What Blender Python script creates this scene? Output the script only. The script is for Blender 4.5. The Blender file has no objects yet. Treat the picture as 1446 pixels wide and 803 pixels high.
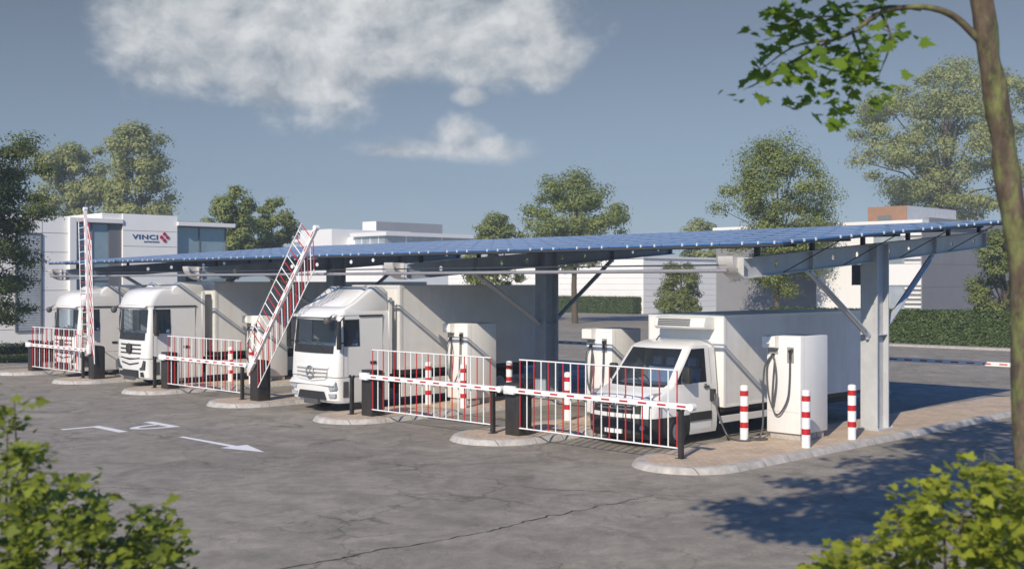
import bpy, bmesh, math, random
import numpy as np
from mathutils import Vector, Matrix

scene = bpy.context.scene
COL = scene.collection
random.seed(7)
rng = np.random.default_rng(11)

# ------------------------------------------------------------------ camera frame
F_PX, CX, HY, CAM_H = 1630.0, 723.0, 398.0, 4.0
AZ = math.radians(45.25)
CA, SA = math.cos(AZ), math.sin(AZ)
FWD = Vector((CA, SA, 0)); RIGHT = Vector((SA, -CA, 0))

def spot(px, depth, z=0.0):
    """a point of the place at a given distance along the viewing axis, z = its real height"""
    p = FWD * depth + RIGHT * ((px - CX) * depth / F_PX)
    return Vector((p.x, p.y, z))

def high(py, depth):
    return CAM_H - (py - HY) * depth / F_PX

# ------------------------------------------------------------------ materials
def nt(name):
    m = bpy.data.materials.new(name); m.use_nodes = True
    t = m.node_tree
    return m, t, t.nodes['Principled BSDF']

def mat(name, col, rough=0.5, metal=0.0, var=0.0, scale=3.0, var2=0.0, bump=0.0, bscale=40.0,
        dirt=None, coat=0.0, spec=0.5):
    m, t, b = nt(name)
    b.inputs['Roughness'].default_value = rough
    b.inputs['Metallic'].default_value = metal
    b.inputs['Specular IOR Level'].default_value = spec
    if coat: b.inputs['Coat Weight'].default_value = coat; b.inputs['Coat Roughness'].default_value = 0.08
    c = (col[0], col[1], col[2], 1)
    b.inputs['Base Color'].default_value = c
    L = t.links.new
    if var or bump or dirt:
        tc = t.nodes.new('ShaderNodeTexCoord')
        geo = t.nodes.new('ShaderNodeNewGeometry')
        n1 = t.nodes.new('ShaderNodeTexNoise'); n1.inputs['Scale'].default_value = scale
        n1.inputs['Detail'].default_value = 8; n1.inputs['Roughness'].default_value = 0.65
        L(geo.outputs['Position'], n1.inputs['Vector'])
        src = None
        if var:
            r = t.nodes.new('ShaderNodeMapRange')
            r.inputs['From Min'].default_value = 0.3; r.inputs['From Max'].default_value = 0.7
            r.inputs['To Min'].default_value = 1 - var; r.inputs['To Max'].default_value = 1 + var * 0.6
            L(n1.outputs['Fac'], r.inputs['Value'])
            mx = t.nodes.new('ShaderNodeMix'); mx.data_type = 'RGBA'; mx.blend_type = 'MULTIPLY'
            mx.inputs['Factor'].default_value = 1; mx.inputs['A'].default_value = c
            L(r.outputs['Result'], mx.inputs['B']); src = mx.outputs['Result']
        if dirt:
            # grime streaks running down, with a shape of their own
            mp = t.nodes.new('ShaderNodeMapping'); mp.inputs['Scale'].default_value = (2.2, 2.2, 0.28)
            L(geo.outputs['Position'], mp.inputs['Vector'])
            n2 = t.nodes.new('ShaderNodeTexNoise'); n2.inputs['Scale'].default_value = 1.6; n2.inputs['Detail'].default_value = 7
            n2.inputs['Roughness'].default_value = 0.7
            L(mp.outputs['Vector'], n2.inputs['Vector'])
            r2 = t.nodes.new('ShaderNodeMapRange'); r2.inputs['From Min'].default_value = 0.45; r2.inputs['From Max'].default_value = 0.8
            r2.inputs['To Max'].default_value = dirt[3]
            L(n2.outputs['Fac'], r2.inputs['Value'])
            m2 = t.nodes.new('ShaderNodeMix'); m2.data_type = 'RGBA'
            L(r2.outputs['Result'], m2.inputs['Factor'])
            if src: L(src, m2.inputs['A'])
            else: m2.inputs['A'].default_value = c
            m2.inputs['B'].default_value = (dirt[0], dirt[1], dirt[2], 1)
            src = m2.outputs['Result']
        if src: L(src, b.inputs['Base Color'])
        if bump:
            n3 = t.nodes.new('ShaderNodeTexNoise'); n3.inputs['Scale'].default_value = bscale; n3.inputs['Detail'].default_value = 5
            L(geo.outputs['Position'], n3.inputs['Vector'])
            bp = t.nodes.new('ShaderNodeBump'); bp.inputs['Strength'].default_value = bump; bp.inputs['Distance'].default_value = 0.02
            L(n3.outputs['Fac'], bp.inputs['Height']); L(bp.outputs['Normal'], b.inputs['Normal'])
    return m

def glass_mat(name, tint, trans=0.55, rough=0.03):
    m = bpy.data.materials.new(name); m.use_nodes = True
    t = m.node_tree; t.nodes.clear()
    out = t.nodes.new('ShaderNodeOutputMaterial')
    tr = t.nodes.new('ShaderNodeBsdfTransparent'); tr.inputs['Color'].default_value = (tint[0], tint[1], tint[2], 1)
    gl = t.nodes.new('ShaderNodeBsdfPrincipled'); gl.inputs['Base Color'].default_value = (tint[0]*.15, tint[1]*.15, tint[2]*.15, 1)
    gl.inputs['Roughness'].default_value = rough; gl.inputs['IOR'].default_value = 1.6
    mx = t.nodes.new('ShaderNodeMixShader')
    lw = t.nodes.new('ShaderNodeFresnel'); lw.inputs['IOR'].default_value = 1.5
    ad = t.nodes.new('ShaderNodeMath'); ad.operation = 'ADD'; ad.inputs[1].default_value = 1 - trans; ad.use_clamp = True
    t.links.new(lw.outputs['Fac'], ad.inputs[0]); t.links.new(ad.outputs[0], mx.inputs['Fac'])
    t.links.new(tr.outputs[0], mx.inputs[1]); t.links.new(gl.outputs[0], mx.inputs[2])
    t.links.new(mx.outputs[0], out.inputs['Surface'])
    return m

def leaf_mat(name, c1, c2, transl=0.35, tcol=None, rough=0.5, scl=0.5):
    m = bpy.data.materials.new(name); m.use_nodes = True
    t = m.node_tree; t.nodes.clear(); L = t.links.new
    out = t.nodes.new('ShaderNodeOutputMaterial')
    geo = t.nodes.new('ShaderNodeNewGeometry')
    ns = t.nodes.new('ShaderNodeTexNoise'); ns.inputs['Scale'].default_value = scl; ns.inputs['Detail'].default_value = 3
    L(geo.outputs['Position'], ns.inputs['Vector'])
    av = t.nodes.new('ShaderNodeMath'); av.operation = 'MULTIPLY_ADD'; av.inputs[1].default_value = 0.45
    L(geo.outputs['Random Per Island'], av.inputs[0]); 
    sb = t.nodes.new('ShaderNodeMath'); sb.operation = 'MULTIPLY'; sb.inputs[1].default_value = 0.6
    L(ns.outputs['Fac'], sb.inputs[0]); L(sb.outputs[0], av.inputs[2])
    mx = t.nodes.new('ShaderNodeMix'); mx.data_type = 'RGBA'
    mx.inputs['A'].default_value = (*c1, 1); mx.inputs['B'].default_value = (*c2, 1)
    L(av.outputs[0], mx.inputs['Factor'])
    d = t.nodes.new('ShaderNodeBsdfPrincipled'); d.inputs['Roughness'].default_value = rough
    d.inputs['Specular IOR Level'].default_value = 0.3
    L(mx.outputs['Result'], d.inputs['Base Color'])
    tr = t.nodes.new('ShaderNodeBsdfTranslucent')
    tm = t.nodes.new('ShaderNodeMix'); tm.data_type = 'RGBA'; tm.blend_type = 'MULTIPLY'; tm.inputs['Factor'].default_value = 1
    L(mx.outputs['Result'], tm.inputs['A']); tm.inputs['B'].default_value = (*(tcol or (1.6, 1.7, 0.7)), 1)
    L(tm.outputs['Result'], tr.inputs['Color'])
    ms = t.nodes.new('ShaderNodeMixShader'); ms.inputs['Fac'].default_value = transl
    L(d.outputs[0], ms.inputs[1]); L(tr.outputs[0], ms.inputs[2]); L(ms.outputs[0], out.inputs['Surface'])
    return m

M = {}
M['paint'] = mat('white_paint', (0.80, 0.79, 0.765), 0.32, var=0.04, scale=2.0, coat=0.4, dirt=(0.55, 0.50, 0.43, 0.22))
M['paint2'] = mat('white_cab_paint', (0.775, 0.76, 0.73), 0.28, coat=0.5, var=0.03, scale=1.5)
M['box'] = mat('grey_white_cargo_panel', (0.76, 0.745, 0.725), 0.40, var=0.08, scale=1.2, dirt=(0.52, 0.45, 0.37, 0.30), bump=0.03, bscale=3)
M['boxw'] = mat('aluminium_trim', (0.72, 0.70, 0.67), 0.35, metal=0.1, var=0.06, scale=4)
M['black'] = mat('black_plastic', (0.028, 0.027, 0.026), 0.5, var=0.25, scale=6)
M['blacks'] = mat('satin_black_metal', (0.030, 0.027, 0.025), 0.42, var=0.35, scale=5, dirt=(0.10, 0.08, 0.06, 0.35))
M['rubber'] = mat('tyre_rubber', (0.022, 0.022, 0.022), 0.75, var=0.3, scale=9, bump=0.2)
M['grey'] = mat('dark_grey_plastic', (0.09, 0.088, 0.085), 0.5, var=0.2, scale=8)
M['silver'] = mat('silver_metal', (0.55, 0.55, 0.55), 0.3, metal=0.9)
M['rim'] = mat('wheel_rim_steel', (0.33, 0.33, 0.33), 0.4, metal=0.5, var=0.15, scale=9)
M['glass'] = glass_mat('vehicle_glass', (0.80, 0.88, 0.94), 0.88)
M['bglass'] = mat('window_glass', (0.20, 0.28, 0.34), 0.06, var=0.3, scale=0.35, spec=0.9)
M['dglass'] = mat('dark_window_glass', (0.32, 0.355, 0.39), 0.08, var=0.4, scale=0.5, spec=0.8)
M['lamp'] = mat('headlight_lens', (0.50, 0.53, 0.56), 0.12, metal=0.3, var=0.35, scale=14)
M['dlamp'] = mat('dark_headlight', (0.06, 0.065, 0.07), 0.12, var=0.5, scale=14, coat=0.6)
M['seat'] = mat('seat_fabric', (0.20, 0.28, 0.42), 0.8, var=0.2, scale=20)
M['seatl'] = mat('seat_headrest_fabric', (0.42, 0.43, 0.45), 0.8)
M['dash'] = mat('dashboard', (0.13, 0.17, 0.23), 0.6)
M['red'] = mat('red_paint', (0.50, 0.018, 0.022), 0.4, var=0.12, scale=9)
M['white'] = mat('white_enamel', (0.82, 0.81, 0.79), 0.38, var=0.03, scale=5)
M['orange'] = mat('amber_lens', (0.6, 0.2, 0.02), 0.3)
M['redlens'] = mat('red_lens', (0.35, 0.02, 0.02), 0.3)
M['charger'] = mat('charger_enamel', (0.80, 0.78, 0.745), 0.42, var=0.04, scale=2.5, dirt=(0.55, 0.51, 0.46, 0.25))
M['recess'] = mat('charger_recess', (0.30, 0.29, 0.28), 0.5)
M['cable'] = mat('cable_rubber', (0.085, 0.082, 0.08), 0.45)
M['steel'] = mat('galvanised_steel', (0.50, 0.505, 0.51), 0.42, var=0.12, scale=2.5, dirt=(0.34, 0.31, 0.28, 0.4))
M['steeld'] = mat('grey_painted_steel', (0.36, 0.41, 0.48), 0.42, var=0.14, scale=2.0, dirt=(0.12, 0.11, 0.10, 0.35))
M['pale'] = mat('pale_galvanised_sheet', (0.62, 0.60, 0.57), 0.4, metal=0.2, var=0.08, scale=5)
M['tube'] = mat('polished_tube', (0.52, 0.55, 0.60), 0.3, metal=0.35, var=0.1, scale=6)
M['rail'] = mat('front_rail_paint', (0.27, 0.265, 0.28), 0.4, var=.1, scale=3)
M['purlin'] = mat('dark_purlin', (0.045, 0.048, 0.055), 0.5)
M['clamp'] = mat('clamp_aluminium', (0.75, 0.77, 0.78), 0.3, metal=0.3)
M['pframe'] = mat('panel_frame', (0.36, 0.45, 0.58), 0.35)
M['kerb'] = mat('kerb_concrete', (0.50, 0.465, 0.42), 0.85, var=0.28, scale=5, bump=0.3, bscale=25, dirt=(0.22, 0.2, 0.17, 0.5))
M['mark'] = mat('road_marking_paint', (0.86, 0.85, 0.83), 0.6, var=0.08, scale=4, dirt=(0.5, 0.48, 0.46, 0.18))
M['crack'] = mat('crack_filler', (0.035, 0.03, 0.026), 0.8, var=0.3, scale=20)
M['bwhite'] = mat('facade_panel', (0.88, 0.855, 0.815), 0.55, var=0.04, scale=0.5)
M['bgrey'] = mat('grey_facade', (0.235, 0.232, 0.235), 0.7, var=0.08, scale=0.8)
M['joint'] = mat('facade_joint', (0.33, 0.32, 0.31), 0.8)
M['slab'] = mat('roof_slab', (0.78, 0.76, 0.73), 0.6)
M['frame'] = mat('window_frame', (0.15, 0.155, 0.16), 0.5)
M['blind'] = mat('window_blind', (0.46, 0.48, 0.50), 0.55, var=0.12, scale=1)
M['terra'] = mat('terracotta_cladding', (0.30, 0.175, 0.11), 0.75, var=0.12, scale=2)
M['navy'] = mat('navy_lettering', (0.012, 0.05, 0.16), 0.4)
M['crim'] = mat('crimson_emblem', (0.45, 0.005, 0.045), 0.4)
M['bark'] = mat('grey_brown_bark', (0.11, 0.085, 0.06), 0.9, var=0.35, scale=6, bump=0.5, bscale=12)
M['soil'] = mat('soil', (0.06, 0.045, 0.03), 0.95, var=0.3, scale=3)
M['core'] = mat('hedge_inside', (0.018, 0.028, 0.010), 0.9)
M['wallc'] = mat('low_wall_concrete', (0.42, 0.40, 0.37), 0.8, var=0.12, scale=1.5)

# bark of the near trunk: grey-brown with patches of green lichen
def near_bark():
    m, t, b = nt('mossy_bark'); L = t.links.new
    b.inputs['Roughness'].default_value = 0.92
    geo = t.nodes.new('ShaderNodeNewGeometry')
    mp = t.nodes.new('ShaderNodeMapping'); mp.inputs['Scale'].default_value = (1, 1, 0.45); L(geo.outputs['Position'], mp.inputs['Vector'])
    n = t.nodes.new('ShaderNodeTexNoise'); n.inputs['Scale'].default_value = 9; n.inputs['Detail'].default_value = 9; n.inputs['Roughness'].default_value = .7
    L(mp.outputs['Vector'], n.inputs['Vector'])
    cr = t.nodes.new('ShaderNodeValToRGB')
    cr.color_ramp.elements[0].position = .3; cr.color_ramp.elements[0].color = (.035, .026, .018, 1)
    cr.color_ramp.elements[1].position = .75; cr.color_ramp.elements[1].color = (.17, .125, .085, 1)
    L(n.outputs['Fac'], cr.inputs['Fac'])
    n2 = t.nodes.new('ShaderNodeTexNoise'); n2.inputs['Scale'].default_value = 4.6; n2.inputs['Detail'].default_value = 12; n2.inputs['Roughness'].default_value = .72
    L(mp.outputs['Vector'], n2.inputs['Vector'])
    r = t.nodes.new('ShaderNodeMapRange'); r.inputs['From Min'].default_value = .48; r.inputs['From Max'].default_value = .60; r.inputs['To Max'].default_value = .6
    L(n2.outputs['Fac'], r.inputs['Value'])
    mx = t.nodes.new('ShaderNodeMix'); mx.data_type = 'RGBA'; L(r.outputs['Result'], mx.inputs['Factor'])
    L(cr.outputs['Color'], mx.inputs['A']); mx.inputs['B'].default_value = (.20, .25, .065, 1)
    L(mx.outputs['Result'], b.inputs['Base Color'])
    bp = t.nodes.new('ShaderNodeBump'); bp.inputs['Strength'].default_value = .8; bp.inputs['Distance'].default_value = .03
    L(n.outputs['Fac'], bp.inputs['Height']); L(bp.outputs['Normal'], b.inputs['Normal'])
    return m
M['moss'] = near_bark()

def asphalt():
    m, t, b = nt('worn_asphalt'); L = t.links.new
    b.inputs['Roughness'].default_value = 0.82; b.inputs['Specular IOR Level'].default_value = 0.35
    geo = t.nodes.new('ShaderNodeNewGeometry'); pos = geo.outputs['Position']
    def noise(scale, det=8, rough=.6, dist=0.0, vec=None):
        n = t.nodes.new('ShaderNodeTexNoise'); n.inputs['Scale'].default_value = scale
        n.inputs['Detail'].default_value = det; n.inputs['Roughness'].default_value = rough; n.inputs['Distortion'].default_value = dist
        L(vec or pos, n.inputs['Vector']); return n
    def rng_(src, a, b_, c, d):
        r = t.nodes.new('ShaderNodeMapRange'); L(src, r.inputs['Value'])
        for k, v in zip(('From Min', 'From Max', 'To Min', 'To Max'), (a, b_, c, d)): r.inputs[k].default_value = v
        return r.outputs['Result']
    def mul(a, b_):
        q = t.nodes.new('ShaderNodeMath'); q.operation = 'MULTIPLY'; L(a, q.inputs[0]); L(b_, q.inputs[1]); return q.outputs[0]
    big = rng_(noise(0.16, 5, .55, .5).outputs['Fac'], .3, .7, .90, 1.10)
    mid = mul(rng_(noise(0.8, 10, .72, .8).outputs['Fac'], .28, .72, .62, 1.28), rng_(noise(3.4, 8, .7, .6).outputs['Fac'], .28, .72, .80, 1.16))
    fine = mul(rng_(noise(26, 4, .7).outputs['Fac'], .3, .7, .82, 1.16), rng_(noise(120, 3, .7).outputs['Fac'], .3, .7, .75, 1.25))
    # warped voronoi cracks, faded in and out
    w = noise(0.9, 5, .65)
    add = t.nodes.new('ShaderNodeVectorMath'); add.operation = 'MULTIPLY_ADD'
    L(w.outputs['Color'], add.inputs[0]); add.inputs[1].default_value = (1.6, 1.6, 0); L(pos, add.inputs[2])
    def cracks(scale, width, lo, hi, nscale):
        v = t.nodes.new('ShaderNodeTexVoronoi'); v.feature = 'DISTANCE_TO_EDGE'; v.inputs['Scale'].default_value = scale
        L(add.outputs[0], v.inputs['Vector'])
        e = rng_(v.outputs['Distance'], 0, width, 1, 0)
        k = rng_(noise(nscale, 4, .6).outputs['Fac'], lo, hi, 0, 1)
        return mul(e, k)
    c1 = cracks(0.42, .022, .42, .62, .35)
    c2 = cracks(1.3, .035, .5, .68, .6)
    mxm = t.nodes.new('ShaderNodeMath'); mxm.operation = 'MAXIMUM'; L(c1, mxm.inputs[0]); L(c2, mxm.inputs[1])
    inv = rng_(mxm.outputs[0], 0, 1, 1, .50)
    tot = mul(mul(mul(big, mid), fine), inv)
    mx = t.nodes.new('ShaderNodeMix'); mx.data_type = 'RGBA'; mx.blend_type = 'MULTIPLY'; mx.inputs['Factor'].default_value = 1
    mx.inputs['A'].default_value = (.302, .268, .216, 1); L(tot, mx.inputs['B'])
    L(mx.outputs['Result'], b.inputs['Base Color'])
    bp = t.nodes.new('ShaderNodeBump'); bp.inputs['Strength'].default_value = .25; bp.inputs['Distance'].default_value = .02
    L(noise(60, 3, .6).outputs['Fac'], bp.inputs['Height']); L(bp.outputs['Normal'], b.inputs['Normal'])
    return m
M['asphalt'] = asphalt()

def pavers():
    m, t, b = nt('beige_pavers'); L = t.links.new
    b.inputs['Roughness'].default_value = .85
    geo = t.nodes.new('ShaderNodeNewGeometry')
    br = t.nodes.new('ShaderNodeTexBrick'); br.inputs['Scale'].default_value = 1.0
    br.inputs['Brick Width'].default_value = .21; br.inputs['Row Height'].default_value = .105; br.inputs['Mortar Size'].default_value = .006
    br.inputs['Color1'].default_value = (.62, .47, .33, 1); br.inputs['Color2'].default_value = (.53, .405, .29, 1)
    br.inputs['Mortar'].default_value = (.30, .25, .21, 1)
    L(geo.outputs['Position'], br.inputs['Vector'])
    n = t.nodes.new('ShaderNodeTexNoise'); n.inputs['Scale'].default_value = 1.4; n.inputs['Detail'].default_value = 8; n.inputs['Roughness'].default_value = .68
    L(geo.outputs['Position'], n.inputs['Vector'])
    r = t.nodes.new('ShaderNodeMapRange'); r.inputs['From Min'].default_value = .3; r.inputs['From Max'].default_value = .7; r.inputs['To Min'].default_value = .78; r.inputs['To Max'].default_value = 1.15
    L(n.outputs['Fac'], r.inputs['Value'])
    mx = t.nodes.new('ShaderNodeMix'); mx.data_type = 'RGBA'; mx.blend_type = 'MULTIPLY'; mx.inputs['Factor'].default_value = 1
    L(br.outputs['Color'], mx.inputs['A']); L(r.outputs['Result'], mx.inputs['B']); L(mx.outputs['Result'], b.inputs['Base Color'])
    return m
M['pavers'] = pavers()
def kerb_joints():
    m = M['kerb']; t = m.node_tree; L = t.links.new; b = t.nodes['Principled BSDF']
    src = b.inputs['Base Color'].links[0].from_socket
    geo = t.nodes.new('ShaderNodeNewGeometry'); mp = t.nodes.new('ShaderNodeMapping'); mp.inputs['Scale'].default_value = (1, .0, .0); mp.inputs['Location'].default_value = (0, 25, 0); L(geo.outputs['Position'], mp.inputs['Vector'])
    br = t.nodes.new('ShaderNodeTexBrick'); br.offset = 0; br.inputs['Scale'].default_value = 1; br.inputs['Brick Width'].default_value = .98; br.inputs['Row Height'].default_value = 50
    br.inputs['Mortar Size'].default_value = .012; br.inputs['Mortar'].default_value = (.45, .43, .4, 1); br.inputs['Color1'].default_value = (1, 1, 1, 1); br.inputs['Color2'].default_value = (.86, .85, .84, 1)
    L(mp.outputs['Vector'], br.inputs['Vector'])
    mx = t.nodes.new('ShaderNodeMix'); mx.data_type = 'RGBA'; mx.blend_type = 'MULTIPLY'; mx.inputs['Factor'].default_value = 1
    L(src, mx.inputs['A']); L(br.outputs['Color'], mx.inputs['B']); L(mx.outputs['Result'], b.inputs['Base Color'])
kerb_joints()

def solar():
    m, t, b = nt('solar_glass'); L = t.links.new
    b.inputs['Roughness'].default_value = .22; b.inputs['Specular IOR Level'].default_value = .3
    tc = t.nodes.new('ShaderNodeNewGeometry')
    br = t.nodes.new('ShaderNodeTexBrick'); br.offset = 0; br.inputs['Scale'].default_value = 1
    br.inputs['Brick Width'].default_value = .53; br.inputs['Row Height'].default_value = .42; br.inputs['Mortar Size'].default_value = .006
    br.inputs['Color1'].default_value = (.040, .125, .32, 1); br.inputs['Color2'].default_value = (.055, .16, .38, 1)
    br.inputs['Mortar'].default_value = (.10, .21, .42, 1)
    L(tc.outputs['Position'], br.inputs['Vector']); L(br.outputs['Color'], b.inputs['Base Color'])
    return m
M['solar'] = solar()

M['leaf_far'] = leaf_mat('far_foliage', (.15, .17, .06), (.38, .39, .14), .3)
M['leaf_mid'] = leaf_mat('tree_foliage', (.085, .115, .030), (.285, .315, .085), .3)
M['leaf_dark'] = leaf_mat('dark_foliage', (.045, .066, .018), (.165, .19, .05), .25)
M['leaf_con'] = leaf_mat('drooping_foliage', (.095, .120, .035), (.240, .265, .080), .25)
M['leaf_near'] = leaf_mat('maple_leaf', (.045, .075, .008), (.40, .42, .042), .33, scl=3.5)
M['leaf_branch'] = leaf_mat('maple_leaf_on_branch', (.040, .095, .012), (.20, .29, .032), .42, scl=2.5)
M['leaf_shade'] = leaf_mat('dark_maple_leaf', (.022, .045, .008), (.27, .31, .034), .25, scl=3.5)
M['leaf_hedge'] = leaf_mat('hedge_leaf', (.040, .068, .020), (.120, .160, .048), .2, scl=1.2)
M['grass'] = leaf_mat('grass_blade', (.07, .09, .025), (.20, .21, .07), .3)

# ------------------------------------------------------------------ mesh builder
class MB:
    def __init__(s): s.v = []; s.f = []; s.m = []; s.mi = 0
    def use(s, i): s.mi = i; return s
    def add(s, vs, fs):
        o = len(s.v); s.v += [tuple(p) for p in vs]
        for f in fs: s.f.append([o + i for i in f]); s.m.append(s.mi)
        return s
    def box(s, x0, x1, y0, y1, z0, z1):
        v = [(x, y, z) for z in (z0, z1) for y in (y0, y1) for x in (x0, x1)]
        return s.add(v, [(0, 2, 3, 1), (4, 5, 7, 6), (0, 1, 5, 4), (2, 6, 7, 3), (0, 4, 6, 2), (1, 3, 7, 5)])
    def prism(s, poly, axis, a, b):
        """poly in the two other axes (in x,y,z order), extruded along axis from a to b"""
        n = len(poly)
        def P(p, q):
            return {'x': (q, p[0], p[1]), 'y': (p[0], q, p[1]), 'z': (p[0], p[1], q)}[axis]
        v = [P(p, a) for p in poly] + [P(p, b) for p in poly]
        return s.add(v, [list(range(n))[::-1], list(range(n, 2 * n))] + [(i, (i + 1) % n, n + (i + 1) % n, n + i) for i in range(n)])
    def tube(s, pts, r, n=8, r1=None, cap=True):
        pts = [Vector(p) for p in pts]; k = len(pts)
        rs = r if isinstance(r, (list, tuple)) else [r + ((r1 if r1 is not None else r) - r) * i / max(1, k - 1) for i in range(k)]
        vs = []; up = None
        for i, p in enumerate(pts):
            d = (pts[min(i + 1, k - 1)] - pts[max(i - 1, 0)]).normalized()
            if up is None:
                up = Vector((0, 0, 1)) if abs(d.z) < .9 else Vector((1, 0, 0))
            a = d.cross(up).normalized(); b = a.cross(d).normalized(); up = b
            for j in range(n):
                t = 2 * math.pi * (j + .5) / n
                vs.append(p + (a * math.cos(t) + b * math.sin(t)) * rs[i])
        fs = [(i * n + j, (i + 1) * n + j, (i + 1) * n + (j + 1) % n, i * n + (j + 1) % n) for i in range(k - 1) for j in range(n)]
        if cap: fs += [list(range(n)), list(range((k - 1) * n, k * n))[::-1]]
        return s.add(vs, fs)
    def lathe(s, prof, c, axis='z', n=16):
        """prof: (radius, height) pairs"""
        vs = []
        for r, h in prof:
            for j in range(n):
                t = 2 * math.pi * j / n; a, b = r * math.cos(t), r * math.sin(t)
                o = {'z': (a, b, h), 'y': (a, h, b), 'x': (h, a, b)}[axis]
                vs.append((c[0] + o[0], c[1] + o[1], c[2] + o[2]))
        k = len(prof)
        fs = [(i * n + j, i * n + (j + 1) % n, (i + 1) * n + (j + 1) % n, (i + 1) * n + j) for i in range(k - 1) for j in range(n)]
        fs += [list(range(n))[::-1], list(range((k - 1) * n, k * n))]
        return s.add(vs, fs)

def link(o, parent=None):
    COL.objects.link(o)
    if parent: o.parent = parent
    return o

def wloc(o):
    v = Vector((0, 0, 0))
    while o: v += Vector(o.location); o = o.parent
    return v

def obj(name, mb, mats, parent=None, smooth=None, bevel=0.0, at=None, fixn=True):
    """link the builder's shape (world coordinates) as one mesh object under its thing"""
    base = wloc(parent) if parent else Vector(at or (0, 0, 0))
    me = bpy.data.meshes.new(name)
    me.from_pydata([(p[0] - base.x, p[1] - base.y, p[2] - base.z) for p in mb.v], [], mb.f)
    mats = mats if isinstance(mats, (list, tuple)) else [mats]
    for m in mats: me.materials.append(m)
    me.polygons.foreach_set('material_index', mb.m)
    if fixn or bevel:
        bm = bmesh.new(); bm.from_mesh(me)
        if fixn: bmesh.ops.recalc_face_normals(bm, faces=bm.faces)
        if bevel:
            es = [e for e in bm.edges if len(e.link_faces) == 2 and e.calc_face_angle(0) > .6]
            bmesh.ops.bevel(bm, geom=es, offset=bevel, segments=2, profile=.5, affect='EDGES', clamp_overlap=True)
        bm.to_mesh(me); bm.free()
    if smooth is not None:
        me.shade_smooth(); me.set_sharp_from_angle(angle=math.radians(smooth))
    me.update()
    o = bpy.data.objects.new(name, me)
    if not parent: o.location = base
    return link(o, parent)

def tag(o, label, cat, group=None, kind=None):
    o['label'] = label; o['category'] = cat
    if group: o['group'] = group
    if kind: o['kind'] = kind
    return o

def struct(o): o['kind'] = 'structure'; return o

def thing(name, label, cat, loc, group=None):
    o = bpy.data.objects.new(name, None); o.empty_display_size = .3; o.location = loc
    return tag(link(o), label, cat, group)

def dup(root, loc, label, rotz=0.0, scale=None):
    def rec(o, parent):
        c = o.copy(); COL.objects.link(c); c.parent = parent
        for ch in o.children: rec(ch, c)
        return c
    r = rec(root, None); r.location = loc; r.rotation_euler = (0, 0, rotz); r['label'] = label
    if scale: r.scale = scale
    return r

# ------------------------------------------------------------------ ground
g = MB(); g.add([(-300, -300, 0), (900, -300, 0), (900, 900, 0), (-300, 900, 0)], [(0, 1, 2, 3)])
struct(obj('ground', g, M['asphalt'], fixn=False))

YC = lambda k: 15.16 + 5.965 * k          # centre line of island k (0 = nearest)

def capsule(yc, r, x0, x1, n=20):
    pts = []
    for i in range(n + 1):
        t = math.pi / 2 + math.pi * i / n
        pts.append((x0 + r * math.cos(t) * 1.02, yc + r * math.sin(t)))
    for i in range(n + 1):
        t = -math.pi / 2 + math.pi * i / n
        pts.append((x1 + r * math.cos(t), yc + r * math.sin(t)))
    return pts

ISL = ['nearest kerbed island carrying the front rest post and three bollards', 'kerbed island beside the white box van with a charger on it',
       'kerbed island right of the rigid lorry with a charger and bollards', 'kerbed island under the tilted raised boom left of the rigid lorry',
       'kerbed island with a charger right of the second lorry', 'kerbed island under the upright raised boom',
       'leftmost kerbed island beside the clipped lawn']
for k in range(7):
    y = YC(k); X0, X1 = 20.48, 38.6
    r = thing('traffic_island', ISL[k], 'traffic island', (X0, y, 0), 'kerbed islands between the lanes'); struct(r)
    m = MB()
    rings = [(1.25, 0.0), (1.19, .085), (1.16, .12), (1.12, .133), (.98, .135)]
    n = None
    for R, z in rings:
        c = capsule(y, R, X0, X1); n = len(c)
        m.v += [(p[0], p[1], z) for p in c]
    for i in range(len(rings) - 1):
        for j in range(n):
            m.f.append([i * n + j, i * n + (j + 1) % n, (i + 1) * n + (j + 1) % n, (i + 1) * n + j]); m.m.append(0)
    obj('kerb', m, M['kerb'], r, smooth=35)
    c = capsule(y, .98, X0, X1); m = MB(); m.add([(p[0], p[1], .1345) for p in c], [list(range(len(c)))])
    obj('paving', m, M['pavers'], r)

# painted lettering and arrow on the asphalt (read while driving towards smaller y)
def flat(name, polys, label, z=.004):
    m = MB()
    for p in polys: m.add([(a, b, z) for a, b in p], [list(range(len(p)))])
    return tag(obj(name, m, M['mark']), label, 'road marking', 'white markings painted on the asphalt')
bow = [(15.75 - .0, 30.13)]
outer, inner = [], []
for i in range(13):
    t = math.pi * i / 12
    outer.append((15.72 - .96 * math.sin(t), 29.66 - .47 * math.cos(t)))
    inner.append((15.72 - .72 * math.sin(t), 29.66 - .28 * math.cos(t)))
pb = []
for i in range(12): pb.append([outer[i], outer[i + 1], inner[i + 1], inner[i]])
flat('road_letter', [[(15.72, 29.17), (15.99, 29.17), (15.99, 30.80), (15.72, 30.80)]] + pb, 'white letter P painted on the grey asphalt')
flat('road_letter', [[(14.20, 29.18), (14.46, 29.18), (14.46, 30.92), (14.20, 30.92)], [(13.36, 30.72), (14.20, 30.72), (14.20, 30.92), (13.36, 30.92)]],
     'white letter L painted on the asphalt left of the letter P')
flat('road_arrow', [[(14.88, 24.75), (15.08, 24.75), (15.02, 27.25), (14.88, 27.25)], [(14.62, 24.75), (15.36, 24.75), (14.98, 23.38)]],
     'long white arrow painted on the asphalt pointing right')
m = MB(); m.add([(18.6, 55.6, .004), (18.6, 55.73, .004), (27, 55.73, .004), (27, 55.6, .004)], [(0, 1, 2, 3)])
tag(obj('road_line', m, M['mark']), 'thin white line painted on the asphalt along the lawn edge', 'road marking', 'white markings painted on the asphalt')

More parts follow.
